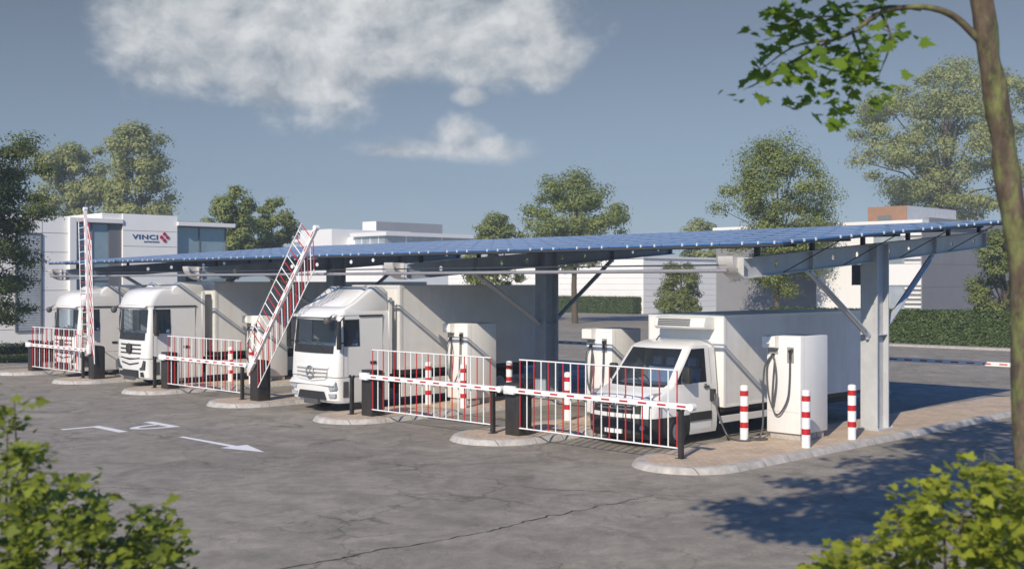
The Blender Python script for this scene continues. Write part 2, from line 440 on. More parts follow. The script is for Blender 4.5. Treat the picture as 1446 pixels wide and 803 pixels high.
# long filled crack in the foreground asphalt
pts = []; x = 8.6; y = 13.75
while x < 17.2:
    pts.append((x, y, random.uniform(.006, .03) * (1 if x < 15 else .5))); x += random.uniform(.07, .16)
    y += random.gauss(0, .035) + (13.4 - y) * .06
m = MB()
for (a, b, w), (c, d, w2) in zip(pts, pts[1:]):
    m.add([(a, b - w, .004), (c, d - w2, .004), (c, d + w2, .004), (a, b + w, .004)], [(0, 1, 2, 3)])
struct(obj('ground_crack', m, M['crack'], fixn=False))

# ------------------------------------------------------------------ bollards
def bollard_mb(x, y):
    z0 = .1345; m = MB(); R = .102
    zs = [(0, 0.0), (0, .26), (1, .26), (1, .40), (0, .40), (0, .64), (1, .64), (1, .78), (0, .78), (0, 1.00), (1, 1.00), (1, 1.13), (0, 1.13)]
    bands = [(0, 0, .30), (1, .30, .44), (0, .44, .70), (1, .70, .84), (0, .84, 1.08), (1, 1.08, 1.21), (0, 1.21, 1.30)]
    n = 18
    for c, a, b in bands:
        m.use(c)
        vs = [(x + R * math.cos(2 * math.pi * j / n), y + R * math.sin(2 * math.pi * j / n), z0 + h) for h in (a, b) for j in range(n)]
        m.add(vs, [(j, (j + 1) % n, n + (j + 1) % n, n + j) for j in range(n)])
    m.use(0)
    pr = [(R, 1.30), (R * .93, 1.325), (R * .6, 1.345), (.01, 1.352)]
    vs = [(x + r * math.cos(2 * math.pi * j / n), y + r * math.sin(2 * math.pi * j / n), z0 + h) for r, h in pr for j in range(n)]
    m.add(vs, [(i * n + j, i * n + (j + 1) % n, (i + 1) * n + (j + 1) % n, (i + 1) * n + j) for i in range(3) for j in range(n)])
    return m
proto = None
for x, y, lab in [
    (23.95, 16.08, 'red and white bollard in front of the nearest charger with the cable at its foot'),
    (23.90, 14.34, 'red and white bollard at the kerb edge before the nearest charger'),
    (25.95, 14.29, 'red and white bollard between the nearest charger and the canopy column'),
    (23.88, 21.87, 'red and white bollard behind the nearest lowered boom beside the van'),
    (23.86, 27.83, 'red and white bollard on the left of the charger behind the second boom'),
    (23.95, 26.28, 'red and white bollard on the right of the charger behind the second boom'),
    (25.95, 26.30, 'red and white bollard peeping over the black cabinet by the lorry rear wheel'),
    (23.90, 39.70, 'small red and white bollard behind the third lowered boom by the second lorry'),
    (23.90, 38.20, 'small red and white bollard beside the foot of the tilted raised boom')]:
    if proto is None:
        proto = tag(obj('bollard', bollard_mb(x, y), [M['white'], M['red']], smooth=40, at=(x, y, .1345)), lab, 'bollard', 'red and white bollards around the chargers')
    else:
        o = proto.copy(); COL.objects.link(o); o.location = (x, y, .1345); o['label'] = lab

# ------------------------------------------------------------------ boom gates
def gate(k, ang, label, skirt=True):
    """boom across the lane between island k and island k+1, hinged on island k+1"""
    yp = YC(k + 1) - .685; X = 20.5; Z0 = .1345
    r = thing('boom_gate', label, 'boom gate', (X + .23, yp + .25, Z0), 'boom gates across the truck lanes')
    m = MB(); m.prism([(X, Z0), (X + .47, Z0), (X + .47, 1.36), (X + .42, 1.43), (X + .30, 1.46), (X, 1.46)], 'y', yp, yp + .49)
    cab = obj('cabinet', m, M['blacks'], r, smooth=30, bevel=.012)
    m = MB(); m.box(X + .08, X + .39, yp - .006, yp - .001, .35, 1.15); obj('cabinet_door', m, M['black'], cab, bevel=.002)
    py, pz = yp + .25, 1.285; xa = X - .075
    ca, sa = math.cos(ang), math.sin(ang)
    def R(d, h):          # along the arm, across it
        return (py - d * ca + h * sa, pz + d * sa + h * ca)
    m = MB()
    m.tube([(X - .004, py, pz), (X - .16, py, pz)], .10, 14)
    # housing round the arm root
    def bar(m, d0, d1, h0, h1, x0, x1):
        q = [R(d0, h0), R(d1, h0), R(d1, h1), R(d0, h1)]
        m.prism(q, 'x', x0, x1)
    bar(m, -.16, .20, -.105, .105, xa - .075, xa + .055)
    obj('pivot_housing', m, M['white'], r, smooth=40, bevel=.02)
    m = MB(); L = 5.62
    bar(m, .20, L, -.062, .062, xa - .05, xa + .045)
    m.use(0); q = R(L + .02, 0); m.tube([(xa - .075, q[0], q[1]), (xa + .06, q[0], q[1])], .085, 14)
    d = .36; m.use(1)
    while d < L - .2:
        bar(m, d, d + .24, -.022, .018, xa - .0535, xa - .0495); d += .545
    a = obj('boom_arm', m, [M['white'], M['red']], r, smooth=40)
    if not skirt: return r
    xb = xa + .06
    m = MB(); d0, d1, n = .31, 5.19, 20
    rod = .016
    # upper fence
    for i in range(n + 1):
        d = d0 + (d1 - d0) * i / n; m.use(1 if i % 2 == 0 else 0)
        a0, a1 = R(d, .05), R(d, .76)
        m.tube([(xb, a0[0], a0[1]), (xb, a1[0], a1[1])], rod, 6)
    m.use(0); a0, a1 = R(d0 - .02, .77), R(d1 + .02, .77); m.tube([(xb, *a0), (xb, *a1)], .019, 8)
    up = obj('upper_fence', m, [M['white'], M['red']], r, smooth=50)
    # lower fence hangs from the arm on hinges
    if ang < .1: hv = (0, -1)
    elif ang < 1.2: hv = (-.05, -1)
    else: hv = (-.36, -.93)
    m = MB()
    for i in range(n + 1):
        d = d0 + (d1 - d0) * i / n; m.use(1 if i % 2 == 0 else 0)
        a0 = R(d, -.05); a1 = (a0[0] + hv[0] * .88, a0[1] + hv[1] * .88)
        m.tube([(xb, a0[0], a0[1]), (xb, a1[0], a1[1])], rod, 6)
    m.use(0)
    a0, a1 = R(d0 - .02, -.05), R(d1 + .02, -.05)
    m.tube([(xb, a0[0] + hv[0] * .89, a0[1] + hv[1] * .89), (xb, a1[0] + hv[0] * .89, a1[1] + hv[1] * .89)], .019, 8)
    obj('lower_fence', m, [M['white'], M['red']], r, smooth=50)
    return r

gate(0, 0.0, 'nearest lowered red and white boom gate with fence in front of the box van')
gate(1, 0.0, 'lowered red and white boom gate right of the rigid lorry cab')
gate(2, math.radians(50.5), 'boom gate raised at a slant left of the rigid lorry')
gate(3, 0.0, 'lowered red and white boom gate right of the second lorry cab')
gate(4, math.radians(93.5), 'boom gate raised upright between the two left lorries')
gate(5, 0.0, 'leftmost lowered boom gate in front of the farthest lorry')

def post_mb(k, X=20.47):
    y = YC(k) + .22; z = .1345; m = MB()
    m.box(X - .05, X + .05, y - .05, y + .05, z, 1.15)
    m.prism([(y - .05, 1.12), (y + .05, 1.12), (y + .115, 1.27), (y + .08, 1.28), (y + .02, 1.18), (y - .02, 1.18), (y - .08, 1.28), (y - .115, 1.27)], 'x', X - .035, X + .035)
    m.box(X - .10, X + .10, y - .10, y + .10, z, z + .012)
    return m
PL = ['black rest post holding the tip of the nearest boom beside the van wheel', 'black rest post holding the boom tip right of the rigid lorry',
      'black rest post with an empty fork in front of the rigid lorry wheel', 'black rest post holding the boom tip beside the slanted boom',
      'black rest post with an empty fork beside the second lorry bumper', 'black rest post at the tip of the leftmost boom']
proto = None
for k in range(6):
    y = YC(k) + .22
    if proto is None:
        proto = tag(obj('rest_post', post_mb(0), M['blacks'], at=(20.47, y, .1345), bevel=.006), PL[k], 'post', 'black rest posts for the booms')
    else:
        o = proto.copy(); COL.objects.link(o); o.location = (20.47, y, .1345); o['label'] = PL[k]

# exit barriers at the far end of the islands: a boom without fence on a slim black cabinet
def exit_gate(k, label):
    X = 38.9; y0, y1 = YC(k) + .3, YC(k + 1) - .45; z = 1.2
    r = thing('exit_barrier', label, 'barrier', (X, y0, .1345), 'exit barriers behind the canopy')
    m = MB(); m.box(X - .10, X + .10, y0 - .08, y0 + .08, .1345, 1.16); m.box(X - .16, X + .16, y0 - .14, y0 + .14, .1345, .15)
    obj('support_post', m, M['blacks'], r, bevel=.008)
    m = MB(); m.box(X - .05, X + .05, y0 - .14, y1 + .4, z - .03, z + .11); m.use(1); y = y0 + .25
    while y < y1: m.box(X - .054, X - .0505, y, y + .27, z + .02, z + .06); y += .56
    a = obj('boom_arm', m, [M['white'], M['red']], r)
    m = MB(); m.box(X + .06, X + .52, y1 + .1, y1 + .58, .1345, 1.42); obj('cabinet', m, M['blacks'], r, bevel=.015)
exit_gate(0, 'white exit barrier arm in front of the long dark hedge on the right')
exit_gate(3, 'white exit barrier arm behind the middle canopy column')

# ------------------------------------------------------------------ chargers
def curve(pts, n=8):
    pts = [Vector(p) for p in pts]; out = []
    P = [pts[0] * 2 - pts[1]] + pts + [pts[-1] * 2 - pts[-2]]
    for i in range(1, len(P) - 2):
        for j in range(n):
            t = j / n
            out.append(.5 * ((2 * P[i]) + (P[i + 1] - P[i - 1]) * t + (2 * P[i - 1] - 5 * P[i] + 4 * P[i + 1] - P[i + 2]) * t * t + (3 * P[i] - P[i - 1] - 3 * P[i + 1] + P[i + 2]) * t ** 3))
    out.append(pts[-1]); return out

def charger(k, label):
    y = YC(k) - .16; x = 24.65; y0, y1 = y - .06, y + .89
    r = thing('charging_station', label, 'charging station', (x + .6, y + .4, .1345), 'charging stations on the islands')
    m = MB(); m.box(x, x + 1.28, y0, y1, .30, 2.68); b = obj('body', m, M['charger'], r, bevel=.025, smooth=30)
    m = MB(); m.box(x - .002, x + .002, y0 + .03, y1 - .03, .82, .826); m.box(x + .16, x + .166, y0 - .002, y0 + .002, .33, 2.65)
    m.box(x - .0015, x + .0015, y0 + .02, y1 - .02, 2.598, 2.604)
    obj('panel_seam', m, M['joint'], b)
    m = MB(); m.box(x + .08, x + 1.18, y0 + .05, y1 - .05, .1345, .30); obj('plinth', m, M['kerb'], r, bevel=.01)
    m = MB(); m.prism([(x - .20, 2.40), (x, 2.37), (x, 2.685), (x - .20, 2.67)], 'y', y1 - .36, y1 + .005); d = obj('display_hood', m, M['charger'], r, bevel=.012)
    m = MB(); m.box(x - .003, x - .0005, y1 - .33, y1 - .03, 2.22, 2.365); obj('display', m, M['recess'], d)
    m = MB(); m.box(x - .004, x + .03, y0 + .18, y0 + .37, 2.02, 2.41); obj('connector_recess', m, M['recess'], r)
    m = MB(); m.tube([(x + .0, y0 + .24, 2.33), (x - .10, y0 + .24, 2.31)], .045, 10); m.tube([(x - .08, y0 + .24, 2.31), (x - .085, y0 + .24, 2.12)], .028, 8)
    obj('connector', m, M['black'], r, smooth=40); m = MB()
    m.tube([(x + .0, y1 - .20, 2.21), (x - .07, y1 - .20, 2.19)], .04, 10)
    obj('connector', m, M['black'], r, smooth=40)
    m = MB()
    m.tube(curve([(x - .085, y0 + .24, 2.14), (x - .09, y0 + .25, 1.6), (x - .10, y0 + .30, 1.15), (x - .10, y0 + .50, .80), (x - .09, y0 + .66, .78), (x - .08, y0 + .74, 1.05), (x - .07, y0 + .72, 1.6), (x - .06, y0 + .69, 2.05), (x - .05, y1 - .20, 2.2)]), .022, 7)
    m.tube(curve([(x - .06, y1 - .20, 2.2), (x - .10, y1 - .30, 2.0), (x - .11, y1 - .34, 1.6), (x - .12, y1 - .28, 1.1), (x - .11, y1 - .22, .95), (x - .10, y1 - .1, 1.3), (x - .08, y1 - .06, 1.9), (x - .06, y1 - .17, 2.17)]), .019, 7)
    obj('hanging_cable', m, M['cable'], r, smooth=60)
    if k == 0:
        m = MB()
        m.tube(curve([(x - .05, y1 - .18, 2.2), (x - .12, y1 - .02, 1.9), (x - .13, y1 + .02, 1.2), (x - .14, y1 + .02, .5), (x - .25, y1 + .05, .17), (x - .55, y1 + .12, .157), (x - .86, y1 - .06, .157), (x - .98, y1 + .25, .16),
                      (24.02, 16.60, .17), (23.98, 16.80, .55), (23.97, 16.94, .98), (23.98, 16.97, 1.15), (24.03, 17.0, 1.24)]), .024, 8)
        m.tube(curve([(x - .45, y1 + .1, .157), (x - .2, y1 - .02, .157), (x - .32, y1 - .22, .157), (x - .62, y1 - .1, .157), (x - .7, y1 + .2, .16), (x - .4, y1 + .3, .157)]), .02, 7)
        c = obj('charging_cable', m, M['cable'], r, smooth=60)
        m = MB(); m.box(23.94, 24.06, 16.98, 17.10, 1.02, 1.32); obj('charging_plug', m, M['black'], c, bevel=.02)
    return r
charger(0, 'nearest tall white charging station plugged into the box van')
charger(1, 'white charging station behind the box van windscreen on the left')
charger(2, 'white charging station beside the rigid lorry box behind the second boom')
charger(4, 'partly hidden white charging station behind the slanted raised boom')

# ------------------------------------------------------------------ lofted vehicle bodies
def ring(xf, hw, rc, bow, sx, z, nfront=8):
    """plan outline of a cab at height z: right side rear to front, corner, front, left side"""
    right = [(x, -hw) for x in sx]
    corner = []
    for i in range(5):
        t = math.pi / 2 * i / 4
        corner.append((xf + rc - rc * math.sin(t), -(hw - rc) - rc * math.cos(t)))
    fr = []
    for i in range(1, nfront):
        y = -(hw - rc) + 2 * (hw - rc) * i / nfront
        fr.append((xf - bow * (1 - (y / (hw - rc)) ** 2), y))
    half = right + corner
    pts = half + fr + [(x, -y) for x, y in reversed(half)]
    return [(x, y, z) for x, y in pts]

def loft(rings, tagf):
    m = MB(); n = len(rings[0])
    for rg in rings: m.v += rg
    for i in range(len(rings) - 1):
        for j in range(n):
            m.f.append([i * n + j, i * n + (j + 1) % n, (i + 1) * n + (j + 1) % n, (i + 1) * n + j]); m.m.append(tagf(i, j, n))
    m.f.append(list(range(n))[::-1]); m.m.append(0)
    m.f.append([(len(rings) - 1) * n + j for j in range(n)]); m.m.append(0)
    return m

def split_sides(o, yc):
    """the part towards smaller y stays, the other side becomes an object of its own"""
    bm = bmesh.new(); bm.from_mesh(o.data); b2_ = bm.copy(); off = yc - wloc(o).y
    bmesh.ops.delete(bm, geom=[f for f in bm.faces if f.calc_center_median().y > off], context='FACES')
    bmesh.ops.delete(b2_, geom=[f for f in b2_.faces if f.calc_center_median().y <= off], context='FACES')
    me = o.data.copy(); b2_.to_mesh(me); bm.to_mesh(o.data); bm.free(); b2_.free()
    n = bpy.data.objects.new(o.name.split('.')[0], me); link(n, o.parent)
    return o, n

def cut_cylinders(o, cyl):
    """wheel wells"""
    for (x, z, r, y0, y1) in cyl:
        m = MB(); m.tube([(x, y0, z), (x, y1, z)], r, 28)
        me = bpy.data.meshes.new('well'); me.from_pydata([tuple(v) for v in m.v], [], m.f)
        bm = bmesh.new(); bm.from_mesh(me); bmesh.ops.recalc_face_normals(bm, faces=bm.faces); bm.to_mesh(me); bm.free()
        c = bpy.data.objects.new('well', me); COL.objects.link(c)
        c.location = wloc(o) * 0
        md = o.modifiers.new('b', 'BOOLEAN'); md.operation = 'DIFFERENCE'; md.object = c; md.solver = 'EXACT'
        dg = bpy.context.evaluated_depsgraph_get()
        nm = bpy.data.meshes.new_from_object(o.evaluated_get(dg))
        o.modifiers.clear(); old = o.data; o.data = nm
        bpy.data.objects.remove(c, do_unlink=True)

def split_mat(o, idx, name, mats, parent, smooth=30):
    """move the faces that carry material slot idx to an object of their own"""
    bm = bmesh.new(); bm.from_mesh(o.data)
    keep = bm.copy()
    bmesh.ops.delete(bm, geom=[f for f in bm.faces if f.material_index == idx], context='FACES')
    bmesh.ops.delete(keep, geom=[f for f in keep.faces if f.material_index != idx], context='FACES')
    if not len(keep.faces): bm.free(); keep.free(); return None
    for f in keep.faces: f.material_index = 0
    bm.to_mesh(o.data); bm.free()
    me = bpy.data.meshes.new(name); keep.to_mesh(me); keep.free()
    for mm in mats: me.materials.append(mm)
    me.shade_smooth(); me.set_sharp_from_angle(angle=math.radians(smooth))
    p = bpy.data.objects.new(name, me)
    return link(p, parent)

def wheel(parent, x, y, z, r, w, side, rim=None, name='wheel'):
    """side = -1: outer face towards smaller y. x,y,z in world; y = outer face"""
    e = bpy.data.objects.new(name, None); e.empty_display_size = .2
    e.location = Vector((x, y, z)) - wloc(parent); link(e, parent)
    s = -side; m = MB()
    pr = [(r * .58, 0.02), (r * .62, 0.0), (r * .9, .0), (r * .98, .03), (r, .06), (r, w - .06), (r * .98, w - .03), (r * .9, w), (r * .58, w)]
    m.lathe([(a, h * s) for a, h in pr], (x, y, z), 'y', 28); obj('tyre', m, M['rubber'], e, smooth=40)
    m = MB()
    pr = [(r * .60, .015), (r * .55, .03), (r * .50, .09), (r * .34, .10), (r * .30, .05), (r * .18, .02), (r * .16, -.01), (.01, -.012)]
    m.lathe([(a, h * s) for a, h in pr], (x, y, z), 'y', 28)
    for k in range(8):
        t = 2 * math.pi * k / 8
        m.tube([(x + r * .25 * math.cos(t), y + .05 * s, z + r * .25 * math.sin(t)), (x + r * .25 * math.cos(t), y - .0 * s, z + r * .25 * math.sin(t))], r * .035, 6)
    obj('rim', m, rim or M['rim'], e, smooth=40)
    return e

def seat_mb(x, y, z):
    m = MB(); m.box(x - .25, x + .25, y - .25, y + .25, z, z + .16); m.prism([(x + .2, z + .1), (x + .34, z + .1), (x + .46, z + .72), (x + .34, z + .72)], 'y', y - .25, y + .25)
    m.use(1); m.prism([(x + .36, z + .74), (x + .46, z + .74), (x + .50, z + .98), (x + .40, z + .98)], 'y', y - .15, y + .15)
    return m

def mirror_ring(R, r, c, axis='x', n=24):
    m = MB(); pts = [(c[0], c[1] + R * math.cos(2 * math.pi * i / n), c[2] + R * math.sin(2 * math.pi * i / n)) for i in range(n + 1)]
    m.tube(pts, r, 6, cap=False); return m

# ------------------------------------------------------------------ lorry cabs
def cab_body(root, ox, oy, levels, sxs, hw, win, door, ws, xr, well, wid):
    pass

def lorry(label, yc, kind, box_end, group):
    ox = 20.75; hw = 1.24
    T = thing('lorry', label, 'lorry', (ox + 1.5, yc, 0), group)
    big = kind == 'big'
    xr = 2.32 if big else 2.02
    dr = 2.0 if big else 1.75                     # rear seam of the door
    wr = .95 if big else .83                      # rear edge of the side window
    sx = [xr, dr, wr, .27]
    zb, zt = (2.07, 2.95) if big else (2.06, 2.84)
    # (z, front x, half width, corner radius, bow)
    LV = [(.32, .10, 1.20, .22, .05), (.40, .04, 1.22, .22, .07), (1.08, .0, hw, .20, .07), (1.13, .0, hw, .18, .07),
          (1.80, .04, hw, .17, .07), (zb, .07, hw - .005, .15, .07), (zt, .15, hw - .035, .14, .07), (zt + .10, .12, hw - .04, .16, .07)]
    if big: LV += [(zt + .17, .06, hw - .04, .22, .08), (zt + .36, .09, hw - .045, .28, .09), (zt + .55, .18, hw - .055, .32, .11), (zt + .68, .30, hw - .075, .33, .12), (zt + .76, .44, hw - .11, .33, .12), (zt + .81, .64, hw - .17, .33, .1), (zt + .84, .95, hw - .28, .3, .06)]
    else: LV += [(zt + .20, .13, hw - .05, .22, .07), (zt + .32, .24, hw - .09, .26, .07), (zt + .39, .42, hw - .16, .26, .06), (zt + .42, .7, hw - .3, .26, .05)]
    rings = []
    for z, xf, h, rc, bow in LV:
        s = list(sx)
        s[3] = max(.27, xf + rc + .02)
        rings.append([(ox + x, yc + y, zz) for x, y, zz in ring(xf, h, rc, bow, s, z)])
    ns = 4
    iz = {round(l[0], 3): i for i, l in enumerate(LV)}
    ib, it = 5, 6; idoor0, idoor1 = 3, 7
    def tg(i, j, n):
        jm = n - 2 - j if j < n - 1 else -1
        side = None
        if j < ns - 1: side = j
        elif 0 <= jm < ns - 1: side = jm
        c0, c1 = ns - 1 + 1, ns + 4
        front = ns + 4 <= j < n - ns - 5
        if i == ib and front: return 1
        if i == ib and side == 2: return 3
        if side in (1, 2) and idoor0 <= i < idoor1: return 2
        return 0
    m = loft(rings, tg)
    body = obj('cab', m, [M['paint2'], M['glass'], M['paint2'], M['glass']], T, at=None)
    o2 = wloc(T)
    wx = 1.38 if big else 1.13
    for sgn in (-1, 1):
        y0 = (yc + sgn * 1.6) - o2.y; y1 = (yc + sgn * .75) - o2.y
        cut_cylinders(body, [(ox + wx - o2.x, .52, .64, y0, y1)])
    split_mat(body, 1, 'windscreen', [M['glass']], T)
    gl = split_mat(body, 3, 'side_window', [M['glass']], T)
    dd = split_mat(body, 2, 'door', [M['paint2']], T)
    body.data.shade_smooth(); body.data.set_sharp_from_angle(angle=math.radians(28))
    dd2 = split_sides(dd, yc); gl2 = split_sides(gl, yc)
    for g_, d_ in zip(gl2, dd2): g_.parent = d_
    X = lambda a: ox + a
    # seams, window surrounds, handles
    for s in (-1, 1):
        dd = dd2[(s + 1) // 2]
        ys = yc + s * (hw + .0015)
        m = MB()
        for a, b, c, d in [(dr - .006, dr + .006, 1.13, zt + .08), (.40, dr, 1.124, 1.136), (.40, .41, 1.13, zb)]:
            m.box(X(a), X(b), ys - .003, ys + .003, c, min(d, zb))
        m.box(X(dr - .006), X(dr + .006), ys - s * .03 - .004, ys - s * .002 + .004, zb, zt + .08)
        obj('door_seam', m, M['joint'], dd)
        m = MB(); yo = lambda z: yc + s * (hw - .005 + (z - zb) / (zt - zb) * -.035)
        for a_, b_, c_, d_ in [(wr - .02, wr + .025, zb - .02, zt + .02), (.25, .30, zb - .02, zt + .02)]:
            m.tube([(X((a_ + b_) / 2), yo(c_), c_), (X((a_ + b_) / 2), yo(d_), d_)], .022, 4)
        for z_ in (zb, zt): m.tube([(X(.27), yo(z_), z_), (X(wr), yo(z_), z_)], .022, 4)
        obj('window_frame', m, M['black'], gl2[(s + 1) // 2])
        m = MB(); m.box(X(dr - .50), X(dr - .26), min(ys, ys + s * .03), max(ys, ys + s * .03), 1.47, 1.56); obj('handle', m, M['black'], dd, bevel=.015)
        m = MB(); yw = yc + s * (hw - .03)
        m.box(X(.30 if big else .85), X(xr - .25), yw - .03, yw + .032, zt + .10, zt + .15); obj('window_visor', m, M['black'], T, bevel=.01)
    # gap lines round the cab
    def gap(z, i, bw=.006):
        a = LV[i]; b_ = LV[i + 1]; f = (z - a[0]) / (b_[0] - a[0]); q = [a[k] + (b_[k] - a[k]) * f for k in range(5)]
        rg = ring(q[1] - .004, q[2] + .003, q[3], q[4], [xr, dr, wr, max(.27, q[1] + q[3] + .02)], 0)
        m = MB(); n = len(rg)
        for dz in (-bw, bw): m.v += [(ox + p[0], yc + p[1], z + dz) for p in rg]
        for k in range(2, n - 3): m.f.append([k, k + 1, n + k + 1, n + k]); m.m.append(0)
        return m
    obj('bumper_gap', gap(1.105, 2, .009), M['grey'], T)
    obj('visor_gap', gap(zt + .135 if not big else zt + .13, 7, .008), M['grey'], T)
    for s in (-1, 1):
        m = MB(); m.box(X(.245), X(.258), yc + s * (hw + .001) - .003, yc + s * (hw + .001) + .003, 1.13, 1.98); obj('corner_gap', m, M['grey'], T)
        m = MB(); a, b = sorted((yc + s * (hw - .06), yc + s * (hw + .006))); m.box(X(wx - .62 if False else .30), X(.52), a, b, .50, .98) if big else m.box(X(.24), X(.44), a, b, .50, .98)
        obj('step_well', m, M['grey'], T, bevel=.01)
    # sun visor over the windscreen
    m = MB(); m.prism([(X(.02), zt + .16), (X(.16), zt + .20), (X(.20), zt + .14), (X(-.02), zt + .08)], 'y', yc - hw + .17, yc + hw - .17)
    obj('sun_visor', m, M['paint2'], T, bevel=.015, smooth=30)
    # black wiper panel below the windscreen
    m = MB(); q = 12; zlo = 1.80 if big else 1.83
    for i in range(q):
        ya = -1.02 + 2.04 * i / q; yb = -1.02 + 2.04 * (i + 1) / q
        fa = lambda y: -.078 * (1 - (y / 1.04) ** 2)
        m.add([(X(.015 + fa(ya)), yc + ya, zlo), (X(.015 + fa(yb)), yc + yb, zlo), (X(.045 + fa(yb)), yc + yb, zb + .01), (X(.045 + fa(ya)), yc + ya, zb + .01)], [(0, 1, 2, 3)])
    obj('wiper_panel', m, M['black'], T, smooth=60)
    for yy in (-.55, .05, .6):
        m = MB(); m.tube([(X(-.045), yc + yy, zb - .12), (X(-.03), yc + yy + .30, zb + .05)], .012, 5); m.tube([(X(-.035), yc + yy - .1, zb + .02), (X(-.01), yc + yy + .55, zb + .14)], .009, 5)
        obj('wiper', m, M['black'], T)
    def bulge(y, lim=1.04): return -.074 * (1 - min(1, abs(y) / lim) ** 2)
    def slat(m, z0, z1, hwid, off, depth=.03, dz=0):
        q = 10
        for i in range(q):
            ya = -hwid + 2 * hwid * i / q; yb = -hwid + 2 * hwid * (i + 1) / q
            za = dz * (1 - abs(ya) / hwid); zb_ = dz * (1 - abs(yb) / hwid)
            xa, xb = X(off + bulge(ya)), X(off + bulge(yb))
            m.add([(xa, yc + ya, z0 - za), (xb, yc + yb, z0 - zb_), (xb, yc + yb, z1 - zb_), (xa, yc + ya, z1 - za),
                   (xa + depth, yc + ya, z0 - za), (xb + depth, yc + yb, z0 - zb_), (xb + depth, yc + yb, z1 - zb_), (xa + depth, yc + ya, z1 - za)],
                  [(0, 1, 2, 3), (0, 4, 5, 1), (3, 2, 6, 7), (4, 7, 6, 5), (0, 3, 7, 4), (1, 5, 6, 2)])
    if big:
        m = MB()
        for z0, w, dz in [(1.60, .78, 0), (1.44, .80, .0), (1.28, .80, .0), (1.10, .74, .06), (.92, .66, .08)]: slat(m, z0, z0 + .045, w, -.012, dz=dz)
        obj('grille', m, M['black'], T)
        m = MB(); m.lathe([(.20, -.03), (.20, .02), (.01, .03)], (X(-.10), yc, 1.47), 'x', 24); e = obj('emblem', m, M['black'], T, smooth=40)
        m = mirror_ring(.17, .016, (X(-.135), yc, 1.47))
        for a in (90, 210, 330): m.tube([(X(-.135), yc, 1.47), (X(-.135), yc + .16 * math.cos(math.radians(a)), 1.47 + .16 * math.sin(math.radians(a)))], .016, 5, r1=.006)
        obj('star', m, M['grey'], e)
        for s in (-1, 1):
            m = MB(); m.prism([(yc + s * .72, .66), (yc + s * 1.06, .70), (yc + s * 1.12, 1.02), (yc + s * 1.0, 1.05), (yc + s * .86, .80), (yc + s * .70, .74)], 'x', X(-.035), X(.12))
            obj('headlight', m, M['dlamp'], T, bevel=.01)
            m = MB(); m.prism([(yc + s * .74, .42), (yc + s * .98, .43), (yc + s * .93, .60), (yc + s * .72, .59)], 'x', X(-.012), X(.1)); obj('fog_light', m, M['black'], T, bevel=.008)
        m = MB(); slat(m, .40, .66, .62, -.008); obj('bumper_grille', m, M['black'], T)
        m = MB(); slat(m, .28, .42, .46, -.03); obj('number_plate_holder', m, M['grey'], T)
    else:
        m = MB(); slat(m, 1.06, 1.42, .80, -.004, dz=.05); obj('grille', m, M['recess'], T)
        m = MB()
        for z0, dz in [(1.36, 0), (1.25, .01), (1.14, .03), (1.03, .06)]: slat(m, z0, z0 + .06, .84 - (1.36 - z0) * .4, -.028, dz=dz)
        obj('grille_bar', m, M['paint2'], T)
        m = mirror_ring(.19, .022, (X(-.125), yc, 1.23))
        for a in (90, 210, 330): m.tube([(X(-.125), yc, 1.23), (X(-.125), yc + .18 * math.cos(math.radians(a)), 1.23 + .18 * math.sin(math.radians(a)))], .024, 5, r1=.008)
        obj('star_emblem', m, M['silver'], T)
        # bumper with sharp jaw
        m = MB(); m.prism([(yc - .62, .66), (yc + .62, .66), (yc + .72, .42), (yc - .72, .42)], 'x', X(-.075), X(.1)); obj('bumper_grille', m, M['black'], T, bevel=.01)
        for s in (-1, 1):
            m = MB(); m.prism([(yc + s * .78, .90), (yc + s * 1.16, .96), (yc + s * 1.18, .74), (yc + s * .90, .68)], 'x', X(-.03), X(.15)); obj('headlight', m, M['lamp'], T, bevel=.012)
            m = MB(); m.prism([(yc + s * .80, .60), (yc + s * 1.14, .62), (yc + s * 1.14, .50), (yc + s * .86, .46)], 'x', X(-.01), X(.15)); obj('fog_light', m, M['lamp'], T, bevel=.008)
        m = MB(); m.prism([(X(-.10), .86), (X(-.06), .93), (X(.02), 1.02), (X(.05), .84)], 'y', yc - 1.16, yc + 1.16); obj('bumper_lip', m, M['paint2'], T, bevel=.02, smooth=40)
        m = MB(); m.box(X(-.09), X(.05), yc - .36, yc + .36, .26, .42); obj('number_plate_holder', m, M['grey'], T, bevel=.01)
        for s in (-1, 1):
            m = MB(); m.box(X(.0), X(.02), yc + s * .55 - .22, yc + s * .55 + .22, 1.905, 1.925); obj('grab_bar', m, M['white'], T)
    # mirrors
    for s in (-1, 1):
        m = MB(); ym = yc + s * (hw + (.17 if big else .09)); xm = .24 if big else -.05; wm = 1 if big else .55
        m.prism([(ym - .11 * wm, zb - .1), (ym + .11 * wm, zb - .1), (ym + .12 * wm, zb + .55), (ym + .06 * wm, zb + .76), (ym - .10 * wm, zb + .76)], 'x', X(xm), X(xm + .12))
        mr = obj('mirror', m, M['black'], T, bevel=.03, smooth=40)
        m = MB(); m.tube([(X(.32), yc + s * (hw - .06), zt + .10), (X(xm + .06), ym, zb + .70)], .02, 6); m.tube([(X(.32), yc + s * (hw - .03), zb + .08), (X(xm + .06), ym, zb + .1)], .02, 6); obj('mirror_arm', m, M['black'], mr)
    m = MB(); pts = (X(-.16), yc + (1.12 if big else -.98), zt - .02)
    m.lathe([(.02, -.13), (.09, -.10), (.125, 0), (.09, .10), (.02, .12)], pts, 'z', 12); m.tube([(X(-.12), pts[1], zt + .06), (X(.1), pts[1], zt + .17)], .03, 6)
    obj('front_mirror', m, M['grey'], T, smooth=50)
